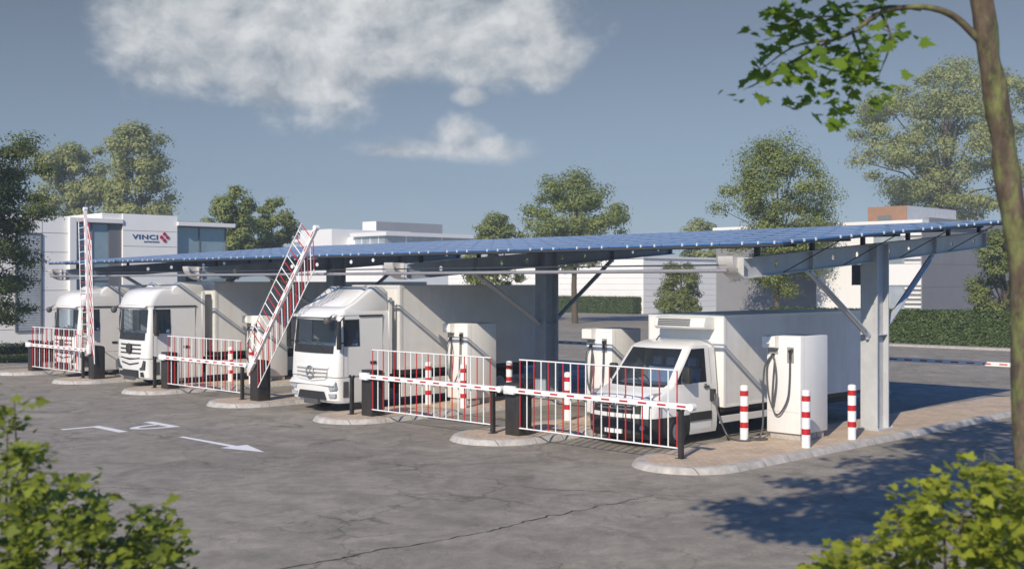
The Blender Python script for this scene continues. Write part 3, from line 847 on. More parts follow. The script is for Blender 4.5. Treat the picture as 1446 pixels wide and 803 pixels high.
    # interior
    m = MB(); m.prism([(X(.16), zb - .25), (X(.55), zb - .25), (X(.50), zb + .06), (X(.20), zb + .04)], 'y', yc - 1.1, yc + 1.1); obj('dashboard', m, M['dash'], T)
    for s in (-1, 1): obj('seat', seat_mb(X(.95), yc + s * .58, 1.50), [M['seat'], M['seatl']], T, bevel=.03)
    m = mirror_ring(.22, .018, (0, 0, 0)); mt = Matrix.Rotation(math.radians(-55), 4, 'Y'); m.v = [tuple(Vector(mt @ Vector(p)) + Vector((X(.62), yc + .58, zb + .03))) for p in m.v]
    obj('steering_wheel', m, M['black'], T)
    m = MB(); m.box(X(xr - .14), X(xr - .10), yc - 1.15, yc + 1.15, 1.2, zt + .02); m.box(X(.2), X(xr - .1), yc - 1.1, yc + 1.1, 1.30, 1.34); obj('cab_lining', m, M['dash'], T)
    # roof spoiler
    top = 3.99 if big else 3.86
    m = MB()
    if big:
        m.prism([(X(.95), zt + .80), (X(1.5), top - .08), (X(xr - .02), top - .08), (X(xr - .02), zt + .2), (X(1.0), zt + .2)], 'y', yc - .95, yc + .95)
        for s in (-1, 1):
            a, b = sorted((yc + s * .78, yc + s * (hw - .06)))
            m.prism([(X(1.0), zt + .62), (X(1.12), zt + .80), (X(1.42), top + .01), (X(1.75), top - .05), (X(xr + .02), top - .10), (X(xr + .12), top - .26), (X(xr + .02), zt + .1), (X(1.0), zt + .15)], 'y', a, b)
    else:
        m.prism([(X(.50), zt + .40), (X(1.55), top), (X(xr - .05), top), (X(xr - .05), zt + .1), (X(.6), zt + .1)], 'y', yc - .62, yc + .80)
        for s in (-1, 1):
            a, b = sorted((yc + s * .90, yc + s * (hw - .07)))
            m.prism([(X(.30), zt + .30), (X(.75), zt + .52), (X(1.50), top + .01), (X(1.8), top), (X(xr), top - .18), (X(xr + .02), zt + .05), (X(.4), zt + .1)], 'y', a, b)
        m.prism([(X(.75), zt + .35), (X(1.5), top - .10), (X(xr - .05), top - .10), (X(xr - .05), zt + .1)], 'y', yc - 1.0, yc + 1.0)
    obj('roof_spoiler', m, M['paint2'], T, bevel=.04, smooth=35)
    # side air deflector between cab and box
    for s in (-1, 1):
        a, b = sorted((yc + s * (hw - .05), yc + s * (hw - .01)))
        m = MB(); m.box(X(xr - .01), X(xr + .12), a, b, 1.12, top - .35); obj('air_deflector', m, M['paint2'], T, bevel=.012)
    # chassis, box
    bx0 = 23.62 if big else 23.18; bz0 = 1.26 if big else 1.22; bt = 4.01 if big else 3.90
    m = MB()
    for s in (-1, 1): m.box(X(.6), box_end - .2, yc + s * .42 - .05, yc + s * .42 + .05, .72, .98)
    m.box(bx0 - .02, box_end, yc - 1.14, yc + 1.14, bz0 - .16, bz0 - .005); obj('chassis', m, M['black'], T)
    m = MB(); m.box(bx0, box_end, yc - 1.25, yc + 1.25, bz0, bt); bo = obj('cargo_box', m, M['box'], T, bevel=.02)
    m = MB(); e = .012
    for s in (-1, 1):
        a, b = sorted((yc + s * 1.252, yc + s * (1.252 + e)))
        m.box(bx0 + .001, box_end, a, b, bt - .09, bt - .004); m.box(bx0, box_end, a, b, bz0 + .003, bz0 + .10)
        m.box(bx0 - .004, bx0 + .10, a, b + 0, bz0 + .1, bt - .09); m.box(box_end - .10, box_end, a, b, bz0 + .1, bt - .09)
        a, b = sorted((yc + s * 1.14, yc + s * 1.25)); m.box(bx0 - .016, bx0 - .003, a, b, bz0 + .01, bt - .01)
    m.box(bx0 - .016, bx0 - .003, yc - 1.13, yc + 1.13, bt - .10, bt - .012)
    obj('box_trim', m, M['boxw'], bo)
    # skirts, mudguards and wheels
    for s in (-1, 1):
        a, b = sorted((yc + s * 1.15, yc + s * 1.19))
        m = MB(); m.box(X(2.55), box_end - 3.2, a, b, .36, .92); obj('side_skirt', m, M['boxw'], T, bevel=.01)
        m = MB(); m.box(X(2.6), box_end - 3.3, yc + s * .9 - .2, yc + s * .9 + .2, .45, .85); obj('side_tank', m, M['black'], T, bevel=.03)
        wheel(T, X(wx), yc + s * 1.19, .50, .50, .34, s)
        rx = 27.62 - 20.75 if not big else box_end - 20.75 - 2.4
        wheel(T, X(rx), yc + s * 1.20, .50, .50, .58, s)
        m = MB(); q = []
        for i in range(11):
            t = math.pi * (i / 10); q.append((X(rx) + .62 * math.cos(t), .52 + .62 * math.sin(t)))
        for i in range(10, -1, -1):
            t = math.pi * (i / 10); q.append((X(rx) + .58 * math.cos(t), .52 + .58 * math.sin(t)))
        a, b = sorted((yc + s * .62, yc + s * 1.21)); m.prism(q, 'y', a, b); obj('mudguard', m, M['black'], T)
    m = MB(); m.box(box_end - .12, box_end - .04, yc - 1.2, yc + 1.2, .42, .56); obj('rear_bumper', m, M['boxw'], T)
    for s in (-1, 1):
        m = MB(); m.box(box_end - .03, box_end + .03, yc + s * 1.0 - .2, yc + s * 1.0 + .2, .62, .78); obj('tail_light', m, M['redlens'], T)
    return T

G_L = 'white lorries parked under the canopy'
lorry('white rigid lorry with silver star grille and grey box in the middle lane', 29.67, 'small', 29.75, G_L)
big = lorry('white high roofed lorry with black grille slats right of the upright boom', 41.62, 'big', 34.5, G_L)
b2 = dup(big, (20.75 + 1.5, 47.62, 0), 'farthest white lorry at the left end behind the leftmost boom', scale=(1, 1, .965))

# ------------------------------------------------------------------ box van
def van():
    ox, yc = 21.55, 18.14; X = lambda a: ox + a
    T = thing('box_van', 'white refrigerated box van charging behind the nearest boom gate', 'van', (ox + 3, yc, 0))
    hw = 1.04
    # z, front x, half width, corner, bow, side window front edge
    LV = [(.24, .14, .99, .26, .10, 1.6), (.36, .05, 1.02, .28, .12, 1.6), (.74, .02, hw, .30, .12, 1.6), (.84, .03, hw, .30, .12, 1.6),
          (1.16, .07, hw, .32, .13, 1.6), (1.25, .18, hw - .005, .34, .14, 1.5), (1.36, .48, hw - .012, .32, .16, 1.3), (1.44, .80, hw - .018, .20, .17, 1.12),
          (1.50, .88, hw - .022, .14, .16, 1.10), (2.34, 1.60, hw - .10, .16, .12, 1.82), (2.42, 1.70, hw - .13, .20, .12, 1.98), (2.49, 1.92, hw - .22, .2, .1, 2.16), (2.53, 2.25, hw - .35, .12, .06, 2.40)]
    rings = []
    for z, xf, h, rc, bow, wf in LV:
        s = [2.72, 2.48, 2.30, max(wf, xf + rc + .03)]
        if s[3] > 2.2: s = [2.72, 2.66, 2.58, 2.5]; s[3] = max(2.5, xf + rc + .02)
        rings.append([(X(x), yc + y, zz) for x, y, zz in ring(xf, h, rc, bow, s, z, 10)])
    ns = 4
    def tg(i, j, n):
        jm = n - 2 - j if j < n - 1 else -1
        side = None
        if j < ns - 1: side = j
        elif 0 <= jm < ns - 1: side = jm
        frontc = ns - 1 <= j < n - ns
        front = ns + 4 <= j < n - ns - 5
        if i in (7, 8) and front: return 1 if i == 8 else 4
        if i == 8 and side == 2: return 3
        if i == 8 and (j == ns - 1 or jm == ns - 1): return 3
        if i <= 1 and frontc: return 4
        if i == 3 and front: return 4
        if side in (1, 2) and 1 <= i <= 9: return 2
        return 0
    m = loft(rings, tg)
    body = obj('cab', m, [M['paint2'], M['glass'], M['paint2'], M['glass'], M['black']], T)
    o2 = wloc(T)
    for s in (-1, 1):
        cut_cylinders(body, [(X(1.10) - o2.x, .38, .49, (yc + s * 1.5) - o2.y, (yc + s * .66) - o2.y)])
    split_mat(body, 1, 'windscreen', [M['glass']], T)
    gl = split_mat(body, 3, 'side_window', [M['glass']], T)
    dd = split_mat(body, 2, 'door', [M['paint2']], T)
    dd2 = split_sides(dd, yc); gl2 = split_sides(gl, yc)
    for g_, d_ in zip(gl2, dd2): g_.parent = d_
    body.data.shade_smooth(); body.data.set_sharp_from_angle(angle=math.radians(32))
    for s in (-1, 1):
        dd = dd2[(s + 1) // 2]
        ys = yc + s * (hw + .001)
        m = MB()
        m.add([(X(2.475), ys - s*.001, .36), (X(2.487), ys - s*.001, .36), (X(2.487), ys - s * .001, 1.3), (X(2.475), ys - s * .001, 1.3)], [(0, 1, 2, 3)])
        m.box(X(2.475), X(2.487), ys - .003 - s * .022, ys + .003 - s * .018, 1.3, 1.62)
        q = lambda a, z: yc + s * a
        m.add([(X(2.474), yc + s * (hw - .022), 1.62), (X(2.488), yc + s * (hw - .022), 1.62), (X(2.476), yc + s * (hw - .098), 2.34), (X(2.462), yc + s * (hw - .098), 2.34)], [(0, 1, 2, 3)])
        obj('door_seam', m, M['joint'], dd)
        a, b = sorted((ys - s * .005, ys + s * .022))
        m = MB(); m.box(X(1.56), X(2.46), a, b, .57, .78); obj('side_moulding', m, M['black'], dd, bevel=.01)
        a, b = sorted((ys - s * .02, ys + s * .03))
        m = MB(); m.box(X(2.16), X(2.36), a, b, 1.36, 1.42); m.box(X(2.2), X(2.24), a, b, 1.33, 1.47); obj('handle', m, M['grey'], dd, bevel=.012)
        m = MB(); ym = yc + s * (hw + .13); m.prism([(ym - .12, 1.52), (ym + .12, 1.54), (ym + .11, 1.92), (ym - .10, 1.92)], 'x', X(1.22), X(1.38)); mr = obj('mirror', m, M['black'], T, bevel=.04, smooth=40)
        m = MB(); m.tube([(X(1.3), yc + s * (hw - .02), 1.60), (X(1.3), ym, 1.62)], .04, 6); obj('mirror_arm', m, M['black'], mr)
        m = MB(); m.prism([(yc + s * .60, 1.02), (yc + s * .93, 1.10), (yc + s * .985, 1.34), (yc + s * .90, 1.33), (yc + s * .66, 1.16)], 'x', X(-.02), X(.3))
        m.v = [(p[0] + (.11 if abs(p[1] - yc) > .85 else 0.) + (p[2] - 1.02) * .35, p[1], p[2]) for p in m.v]
        obj('headlight', m, M['lamp'], T, bevel=.012, smooth=40)
        m = MB(); m.tube([(X(.075), yc + s * .78, .52), (X(.0), yc + s * .78, .52)], .06, 12); obj('fog_light', m, M['lamp'], T)
        wheel(T, X(1.10), yc + s * 1.045, .375, .375, .24, s)
        # twin rear wheel
        wheel(T, X(6.9), yc + s * 1.08, .36, .36, .46, s)
    def fr(y): return -.125 * (1 - min(1, abs(y) / .74) ** 2)
    def bar(m, z0, z1, w, off):
        q = 10
        for i in range(q):
            ya = -w + 2 * w * i / q; yb = -w + 2 * w * (i + 1) / q
            m.add([(X(off + fr(ya)), yc + ya, z0), (X(off + fr(yb)), yc + yb, z0), (X(off + fr(yb)), yc + yb, z1), (X(off + fr(ya)), yc + ya, z1),
                   (X(off + .05 + fr(ya)), yc + ya, z0), (X(off + .05 + fr(yb)), yc + yb, z0), (X(off + .05 + fr(yb)), yc + yb, z1), (X(off + .05 + fr(ya)), yc + ya, z1)],
                  [(0, 1, 2, 3), (0, 4, 5, 1), (3, 2, 6, 7), (0, 3, 7, 4), (1, 5, 6, 2)])
    m = MB(); bar(m, .89, 1.16, .56, .015); obj('grille', m, M['black'], T)
    m = MB()
    for z in (.94, 1.02, 1.10): bar(m, z, z + .03, .54, .0)
    obj('grille_bar', m, M['silver'], T)
    m = mirror_ring(.10, .014, (X(-.14), yc, 1.05))
    for a in (90, 210, 330): m.tube([(X(-.14), yc, 1.05), (X(-.14), yc + .1 * math.cos(math.radians(a)), 1.05 + .1 * math.sin(math.radians(a)))], .014, 5, r1=.005)
    obj('star_emblem', m, M['silver'], T)
    m = MB(); bar(m, .36, .46, .26, -.02); obj('number_plate', m, M['white'], T)
    m = MB(); bar(m, .50, .68, .55, .0); obj('lower_grille', m, M['black'], T)
    for yy in (-.5, .3):
        m = MB(); m.tube([(X(.70), yc + yy, 1.48), (X(.78), yc + yy + .55, 1.58)], .012, 5); obj('wiper', m, M['black'], T)
    # inside
    m = MB(); m.prism([(X(1.05), 1.15), (X(1.6), 1.15), (X(1.55), 1.50), (X(1.05), 1.46)], 'y', yc - .93, yc + .93); obj('dashboard', m, M['dash'], T)
    for yy in (-.55, .15, .58): obj('seat', seat_mb(X(1.95), yc + yy, 1.10), [M['seat'], M['seatl']], T, bevel=.03)
    m = mirror_ring(.19, .016, (0, 0, 0)); mt = Matrix.Rotation(math.radians(-50), 4, 'Y'); m.v = [tuple(Vector(mt @ Vector(p)) + Vector((X(1.66), yc + .55, 1.56))) for p in m.v]
    obj('steering_wheel', m, M['black'], T)
    m = MB(); m.box(X(2.62), X(2.66), yc - .92, yc + .92, .5, 2.36); m.box(X(1.2), X(2.6), yc - .9, yc + .9, .62, .66); obj('cab_lining', m, M['dash'], T)
    # body box
    bx, be, bz, bt, bw = 24.42, 31.95, .82, 3.16, 1.20; by = 18.20
    m = MB(); m.box(bx, be, by - bw, by + bw, bz, bt); b = obj('cargo_box', m, M['box'], T, bevel=.02)
    m = MB()
    for s in (-1, 1):
        a, c = sorted((by + s * (bw + .001), by + s * (bw + .014)))
        m.box(bx - .014, bx + .09, a, c, bz, bt - .001); m.box(bx + .09, be, a, c, bt - .07, bt - .002); m.box(bx + .09, be, a, c, bz, bz + .06)
        m.box(be - .08, be, a, c, bz + .06, bt - .07)
    m.box(bx - .016, bx - .002, by - bw, by + bw, bt - .07, bt + .004)
    obj('box_trim', m, M['paint'], b)
    m = MB(); m.box(bx - .013, bx - .001, by - bw + .01, by + bw - .01, bz + .01, bt - .075); obj('front_panel', m, M['paint'], b)
    # refrigeration unit over the cab
    m = MB(); m.prism([(bx - .50, 2.86), (bx - .46, 3.06), (bx - .36, 3.11), (bx - .016, 3.11), (bx - .016, 2.78), (bx - .42, 2.79)], 'y', 17.27, 18.86); u = obj('cooling_unit', m, M['paint'], T, bevel=.03, smooth=40)
    m = MB()
    for i in range(4): m.box(bx - .515 + i * .010, bx - .40, 17.70, 18.72, 2.885 + i * .048, 2.912 + i * .048)
    obj('cooling_grille', m, M['grey'], u)
    m = MB(); m.tube([(X(1.95), yc + .3, 2.52), (X(2.08), yc + .3, 2.62)], .018, 6); obj('aerial', m, M['black'], T)
    # underframe and skirts
    m = MB(); m.box(X(2.7), be - .1, by - .55, by + .55, .42, .80); m.box(bx, be, by - 1.12, by + 1.12, .70, .815); obj('chassis', m, M['black'], T)
    for s in (-1, 1):
        a, c = sorted((by + s * 1.14, by + s * 1.18))
        m = MB(); m.box(X(2.75), X(5.9), a, c, .43, .61); obj('side_skirt', m, M['boxw'], T, bevel=.01)
        m = MB(); m.box(be - .5, be - .1, a, c, .42, .58); obj('rear_guard', m, M['boxw'], T)
    return T
van()

# ------------------------------------------------------------------ solar canopy
SL = .0755
XF, XB = 21.95, 34.90
ZP = lambda x: 4.885 + SL * (x - XF)            # upper face of the panels
YR, YL = 13.75, 52.05
can = thing('solar_canopy', 'long tilted solar canopy of blue panels on grey steel columns over the truck lanes', 'canopy', (28.4, 33, .1345))
def ibeam(m, p0, p1, h, w, tf=.025, tw=.02, y=0.0):
    """I-section in the xz plane from p0 to p1 (top edge), centred on y"""
    (xa, za), (xb, zb) = p0, p1
    def sec(z0, z1, hw):
        m.prism([(xa, za + z0), (xb, zb + z0), (xb, zb + z1), (xa, za + z1)], 'y', y - hw, y + hw)
    sec(-tf, 0, w / 2); sec(-h, -h + tf, w / 2)
for q, k in enumerate((0, 2, 4, 6)):
    y = YC(k) - .27
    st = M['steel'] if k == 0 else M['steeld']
    # column: wide flanges facing the lanes' ends, web between
    m = MB(); x0, x1 = 27.92, 28.56; top = ZP(28.3) - .36
    m.box(x0, x0 + .05, y - .24, y + .24, .1345, top); m.box(x1 - .05, x1, y - .24, y + .24, .1345, top - .002); m.box(x0 + .05, x1 - .05, y - .10, y + .10, .1345, top - .001)
    m.box(x0 + .05, x1 - .05, y - .22, y + .22, 2.60, 2.625)
    c = obj('column', m, st, can, bevel=.006)
    m = MB(); m.box(x0 - .12, x1 + .12, y - .34, y + .34, .136, .165)
    for a in (x0 - .07, x1 + .07):
        for b in (y - .28, y + .28): m.tube([(a, b, .16), (a, b, .21)], .022, 6)
    obj('base_plate', m, st, c)
    # beam
    bt = lambda x: ZP(x) - .345
    xa, xb = 22.15, 35.15
    m = MB(); ibeam(m, (xa, bt(xa)), (xb, bt(xb)), .48, .26, y=y)
    # web with round holes: strip above and below, posts between, discs cut as rings
    hs = [23.5, 26.1, 27.3, 29.0, 30.15, 32.8, 34.3] if k != 99 else []
    edges = [xa] + [h for h in hs] + [xb]
    def wp(x, f): return (x, bt(x) - .025 - f * .43)
    cuts = []
    R = .08
    x = xa
    for h in hs + [None]:
        xe = (h - .12) if h else xb
        m.prism([wp(x, 1), wp(xe, 1), wp(xe, 0), wp(x, 0)], 'y', y - .011, y + .011)
        if h:
            xs, xq = h - .12, h + .12
            zc = bt(h) - .24
            n = 16
            cir = [(h + R * math.cos(2 * math.pi * i / n), zc + R * math.sin(2 * math.pi * i / n)) for i in range(n)]
            sq = []
            for i in range(n):
                t = 2 * math.pi * i / n; cx, cz = math.cos(t), math.sin(t); s = max(abs(cx), abs(cz))
                px, pz = h + .12 * cx / s, cz / s
                sq.append((px, (wp(px, .5)[1]) + pz * .215))
            for i in range(n):
                j = (i + 1) % n
                m.prism([cir[i], cir[j], sq[j], sq[i]], 'y', y - .011, y + .011)
            x = xq
    for sx in (24.95, 27.95, 28.5, 31.6, 34.95):
        m.box(sx - .012, sx + .012, y - .125, y + .125, bt(sx) - .452, bt(sx) - .028)
    b = obj('beam', m, st, can)
    # braces
    for (x0_, z0_, x1_, z1_) in [(27.9, 2.60, 24.95, bt(24.95) - .50), (28.58, 2.66, 31.6, bt(31.6) - .50)]:
        m = MB(); m.tube([(x0_, y, z0_), (x1_, y, z1_)], .075, 12)
        dx, dz = (x1_ - x0_), (z1_ - z0_); L = math.hypot(dx, dz); ux, uz = dx / L, dz / L
        m.box(x1_ - .10, x1_ + .10, y - .035, y + .035, z1_ - .06, z1_ + .06)
        m.box(min(x0_, x0_ + .0) - .09, x0_ + .09, y - .03, y + .03, z0_ - .1, z0_ + .1)
        m.tube([(x0_ + ux * .3, y - .07, z0_ + uz * .3), (x1_ - ux * .3, y - .07, z1_ - uz * .3)], .035, 8)
        obj('brace', m, M['tube'], can, smooth=50)
    for px_ in (22.7, 25.1, 27.6, 30.1, 32.6, 34.7): m = MB(); m.box(px_ - .05, px_ + .05, y - .05, y + .05, bt(px_) - .004, ZP(px_) - .14); obj('purlin_cleat', m, M['purlin'], can)
    # curved end bracket carrying the front rails
    m = MB(); n = 12; xc, zt_ = 22.05, bt(22.15) + .02
    oc = [(xc - .62 + .62 * (1 - math.cos(math.pi / 2 * i / n)) * 1.0, zt_ - .50 * math.sin(math.pi / 2 * i / n)) for i in range(n + 1)]
    ic = [(a + .05 * (1 - i / n), b + .045 * (i / n)) for i, (a, b) in enumerate(oc)]
    for i in range(n):
        m.prism([oc[i], oc[i + 1], ic[i + 1], ic[i]], 'y', y - .20, y + .20)
    m.prism(ic + [(xc, zt_)], 'y', y - .015, y + .015)
    m.box(xc - .16, xc - .14, y - .18, y + .18, zt_ - .45, zt_ - .02)
    obj('end_bracket', m, M['pale'], can, smooth=40)
# front rails and gutter
m = MB(); m.tube([(21.52, YC(0) - .27, 4.25), (21.52, YC(6) - .2, 4.25)], .045, 10); obj('front_rail', m, M['rail'], can, smooth=50)
m = MB(); m.tube([(21.50, YC(0) - .27, 4.38), (21.50, YC(6) - .2, 4.38)], .02, 8); obj('front_rail', m, M['purlin'], can, smooth=50)
# purlins along the canopy
for x in (22.7, 25.1, 27.6, 30.1, 32.6, 34.7):
    m = MB(); z = ZP(x); m.box(x - .04, x + .04, YR + .12, YL - .12, z - .15, z - .06); obj('purlin', m, M['purlin'], can)
# panels: 23 along, 4 up the slope, each on its own
np_, nr = 23, 4
w = (YL - YR) / np_; dx = (XB - XF) / nr
pm = None
for i in range(np_):
    for j in range(nr):
        xa, xb = XF + dx * j + .012, XF + dx * (j + 1) - .012
        if pm is None:
            m = MB()
            y0, y1 = YR + .012, YR + w - .012
            def sl(za, zb, x0, x1, ya, yb): m.prism([(x0, ZP(x0) + za), (x1, ZP(x1) + za), (x1, ZP(x1) + zb), (x0, ZP(x0) + zb)], 'y', ya, yb)
            m.use(0); sl(-.035, 0, xa, xb, y0, y1)
            m.use(1)
            for a, b in ((xa, xa + .03), (xb - .03, xb), ((xa + xb) / 2 - .02, (xa + xb) / 2 + .02)): sl(.001, .006, a, b, y0, y1)
            for a, b in ((y0, y0 + .025), (y1 - .025, y1), ((y0 + y1) / 2 - .012, (y0 + y1) / 2 + .012)): sl(.0012, .007, xa + .031, xb - .031, a, b)
            pm = obj('solar_panel', m, [M['solar'], M['pframe']], can)
        else:
            o = pm.copy(); COL.objects.link(o); o.parent = can
            o.location = (dx * j, w * i, SL * dx * j)
# clamps along the front edge and the right edge, each its own part
ck = None
def clamp(x, y):
    global ck
    if ck is None:
        m = MB(); m.box(x - .018, x + .026, y - .018, y + .018, ZP(x) - .05, ZP(x) + .02); ck = (obj('panel_clamp', m, M['clamp'], can), x, y)
    else:
        o = ck[0].copy(); COL.objects.link(o); o.parent = can; o.location = (x - ck[1], y - ck[2], ZP(x) - ZP(ck[1]))
y = YR + .2
while y < YL:
    for q in (0, .42, .84):
        if y + q < YL: clamp(XF + .005, y + q)
    y += w
x = XF + .4
while x < XB:
    for q in (0, .5, 1.0):
        if x + q < XB: clamp(x + q, YR + .005)
    x += 2.1
m = MB(); m.prism([(XF, ZP(XF) - .09), (XB, ZP(XB) - .09), (XB, ZP(XB) - .04), (XF, ZP(XF) - .04)], 'y', YR + .03, YR + .06)
m.box(XF + .02, XF + .06, YR, YL, ZP(XF) - .10, ZP(XF) - .04)
obj('edge_rail', m, M['purlin'], can)
for x in (23.6, 26.4, 29.4, 32.3):
    m = MB(); m.tube([(x + 1.1, YR + .06, ZP(x + 1.1) - .07), (x, YC(0) - .40, bt(x) - .44)], .014, 6); obj('tie_rod', m, M['purlin'], can)

# ------------------------------------------------------------------ foliage
def quads(name, P, N, size, mats, parent, aspect=.6, at=None):
    """many small leaf faces at points P facing N"""
    n = len(P); up = np.tile(np.array([0, 0, 1.0]), (n, 1)) + rng.normal(0, .6, (n, 3))
    a = np.cross(N, up); a /= np.linalg.norm(a, axis=1)[:, None] + 1e-9
    b = np.cross(N, a); b /= np.linalg.norm(b, axis=1)[:, None] + 1e-9
    th = rng.uniform(0, 2 * np.pi, n)[:, None]
    u = a * np.cos(th) + b * np.sin(th); v = -a * np.sin(th) + b * np.cos(th)
    s = (size * rng.uniform(.6, 1.3, n))[:, None]
    V = np.stack([P - u * s * .5, P + v * s * aspect * .5, P + u * s * .5, P - v * s * aspect * .5], 1).reshape(-1, 3)
    me = bpy.data.meshes.new(name)
    me.vertices.add(4 * n); me.loops.add(4 * n); me.polygons.add(n)
    me.vertices.foreach_set('co', V.astype(np.float32).ravel())
    me.loops.foreach_set('vertex_index', np.arange(4 * n, dtype=np.int32))
    me.polygons.foreach_set('loop_start', np.arange(0, 4 * n, 4, dtype=np.int32))
    for m_ in (mats if isinstance(mats, list) else [mats]): me.materials.append(m_)
    me.update(calc_edges=True); me.validate()
    o = bpy.data.objects.new(name, me)
    if at: o.location = at
    return link(o, parent)

def tree_geo(H, zlo, rx, ry, seed, ncl=60, nleaf=11000, leaf=.26, flat=.65, trunk_r=.2, lean=(0, 0), cone=0.0, droop=0.0, cl=.26, limb=3):
    """returns trunk builder, leaf points and normals in local coordinates"""
    r = np.random.default_rng(seed); rnd = random.Random(seed)
    zc = (H + zlo) / 2; rz = (H - zlo) / 2
    C = []; tries = 0
    while len(C) < ncl and tries < 5000:
        tries += 1
        p = r.uniform(-1, 1, 3); d = np.linalg.norm(p)
        if d > 1 or d < .35: continue
        if r.uniform() > .35 + .65 * d: continue
        f = 1.0 - cone * (p[2] * .5 + .5)
        lump = .82 + .32 * math.sin(3.1 * p[0] + seed) * math.cos(2.7 * p[1] + 2 * seed) + .12 * math.sin(5 * p[2] + seed)
        C.append((p[0] * rx * f * lump + lean[0], p[1] * ry * f * lump + lean[1], zc + p[2] * rz * (.9 + .1 * lump)))
    C = np.array(C)
    m = MB()
    hub = zlo + (H - zlo) * .25
    m.tube([(0, 0, 0), (rnd.uniform(-.1, .1), rnd.uniform(-.1, .1), hub * .5), (lean[0] * .3, lean[1] * .3, hub), (lean[0] * .8, lean[1] * .8, H * .82)], [trunk_r * 1.25, trunk_r, trunk_r * .8, trunk_r * .12], 8)
    for c in C[:: limb]:
        t = rnd.uniform(.0, .55); z0 = hub * .8 + (max(c[2] - hub, .5)) * t * .7
        z0 = min(z0, H * .75)
        k = z0 / H
        a = Vector((lean[0] * .8 * k, lean[1] * .8 * k, z0)); e = Vector(c)
        mid = a.lerp(e, .5) + Vector((rnd.uniform(-.3, .3), rnd.uniform(-.3, .3), .12 * (e - a).length - droop))
        rr = trunk_r * .38 * (1 - k * .6)
        m.tube([a, mid, e], [rr, rr * .6, rr * .15], 5)
    w = r.uniform(.5, 1.4, len(C)); w /= w.sum()
    idx = r.choice(len(C), nleaf, p=w)
    R = cl * (rx + ry + rz) / 3 * r.uniform(.65, 1.35, len(C))
    dirs = r.normal(0, 1, (nleaf, 3)); dirs /= np.linalg.norm(dirs, axis=1)[:, None]
    rad = R[idx] * r.uniform(0, 1, nleaf) ** .55
    stray = r.uniform(size=nleaf) < .06; rad[stray] *= 1.35
    P = C[idx] + dirs * rad[:, None] * np.array([1, 1, flat])
    if droop: P[:, 2] -= droop * (np.hypot(P[:, 0], P[:, 1]) / (rx + .01)) ** 2
    ctr = np.array([lean[0], lean[1], zc])
    N = dirs * .95 + (P - ctr) / np.array([rx, ry, rz]) * .35 + np.array([0, 0, .35]) + r.normal(0, .32, (nleaf, 3))
    N /= np.linalg.norm(N, axis=1)[:, None]
    return m, P, N, leaf

def tree(name, label, loc, mats, group=None, bark=None, **kw):
    r = thing(name, label, 'tree', loc, group)
    m, P, N, leaf = tree_geo(**kw)
    m.v = [(p[0] + loc[0], p[1] + loc[1], p[2] + loc[2]) for p in m.v]
    obj('trunk', m, bark or M['bark'], r, smooth=60)
    quads('crown', P, N, leaf, mats, r)
    return r

G_T = 'trees behind the charging park'
def T_(name, label, px, d, ytop, ybot, wpx, mats, seed, **kw):
    """tree whose crown spans real heights read at distance d"""
    s = d / F_PX
    return tree(name, label, spot(px, d), mats, G_T, H=high(ytop, d), zlo=high(ybot, d), rx=wpx * s / 2, ry=wpx * s / 2, seed=seed, **kw)

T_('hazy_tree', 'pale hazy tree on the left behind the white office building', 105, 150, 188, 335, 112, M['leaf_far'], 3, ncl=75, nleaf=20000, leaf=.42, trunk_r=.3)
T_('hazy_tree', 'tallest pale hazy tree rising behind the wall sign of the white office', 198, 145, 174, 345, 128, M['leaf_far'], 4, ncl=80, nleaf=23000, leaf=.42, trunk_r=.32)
T_('broadleaf_tree', 'bushy olive green tree right of the white office building', 328, 105, 262, 400, 100, M['leaf_mid'], 5, ncl=70, nleaf=19000, leaf=.30, cone=.2)
T_('broadleaf_tree', 'smaller olive green tree at the right of the bushy pair by the office', 384, 112, 270, 400, 70, M['leaf_mid'], 6, ncl=50, nleaf=12000, leaf=.30)
T_('broadleaf_tree', 'round crowned green tree rising over the middle of the canopy', 812, 112, 234, 395, 150, M['leaf_mid'], 8, ncl=95, nleaf=24000, leaf=.28, trunk_r=.28)
T_('broadleaf_tree', 'low green tree left of the round crowned tree over the canopy', 702, 114, 296, 425, 90, M['leaf_mid'], 9, ncl=60, nleaf=14000, leaf=.28)
T_('drooping_tree', 'drooping light green tree before the white hall wall under the canopy', 962, 116, 366, 452, 98, M['leaf_con'], 10, ncl=60, nleaf=15000, leaf=.22, cone=.35, droop=.5)
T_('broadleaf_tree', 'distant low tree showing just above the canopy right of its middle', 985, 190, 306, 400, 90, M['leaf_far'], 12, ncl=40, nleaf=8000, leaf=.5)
T_('broadleaf_tree', 'large full green tree above the canopy left of the nearest column', 1098, 92, 184, 414, 178, M['leaf_mid'], 13, ncl=110, nleaf=46000, leaf=.19, cl=.25, trunk_r=.2, cone=.25)
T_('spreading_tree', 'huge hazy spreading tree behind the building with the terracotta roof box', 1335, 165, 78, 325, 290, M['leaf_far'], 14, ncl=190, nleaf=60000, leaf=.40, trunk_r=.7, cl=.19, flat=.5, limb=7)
T_('drooping_tree', 'layered dark green tree behind the long hedge beside the near trunk', 1418, 79, 322, 470, 128, M['leaf_con'], 16, ncl=70, nleaf=17000, leaf=.2, cone=.25, droop=.4, flat=.45)
T_('dark_tree', 'dark leafy tree cut by the left edge in front of the office', -30, 56, 158, 478, 235, M['leaf_dark'], 17, ncl=130, nleaf=52000, leaf=.16, flat=.45, cl=.23)

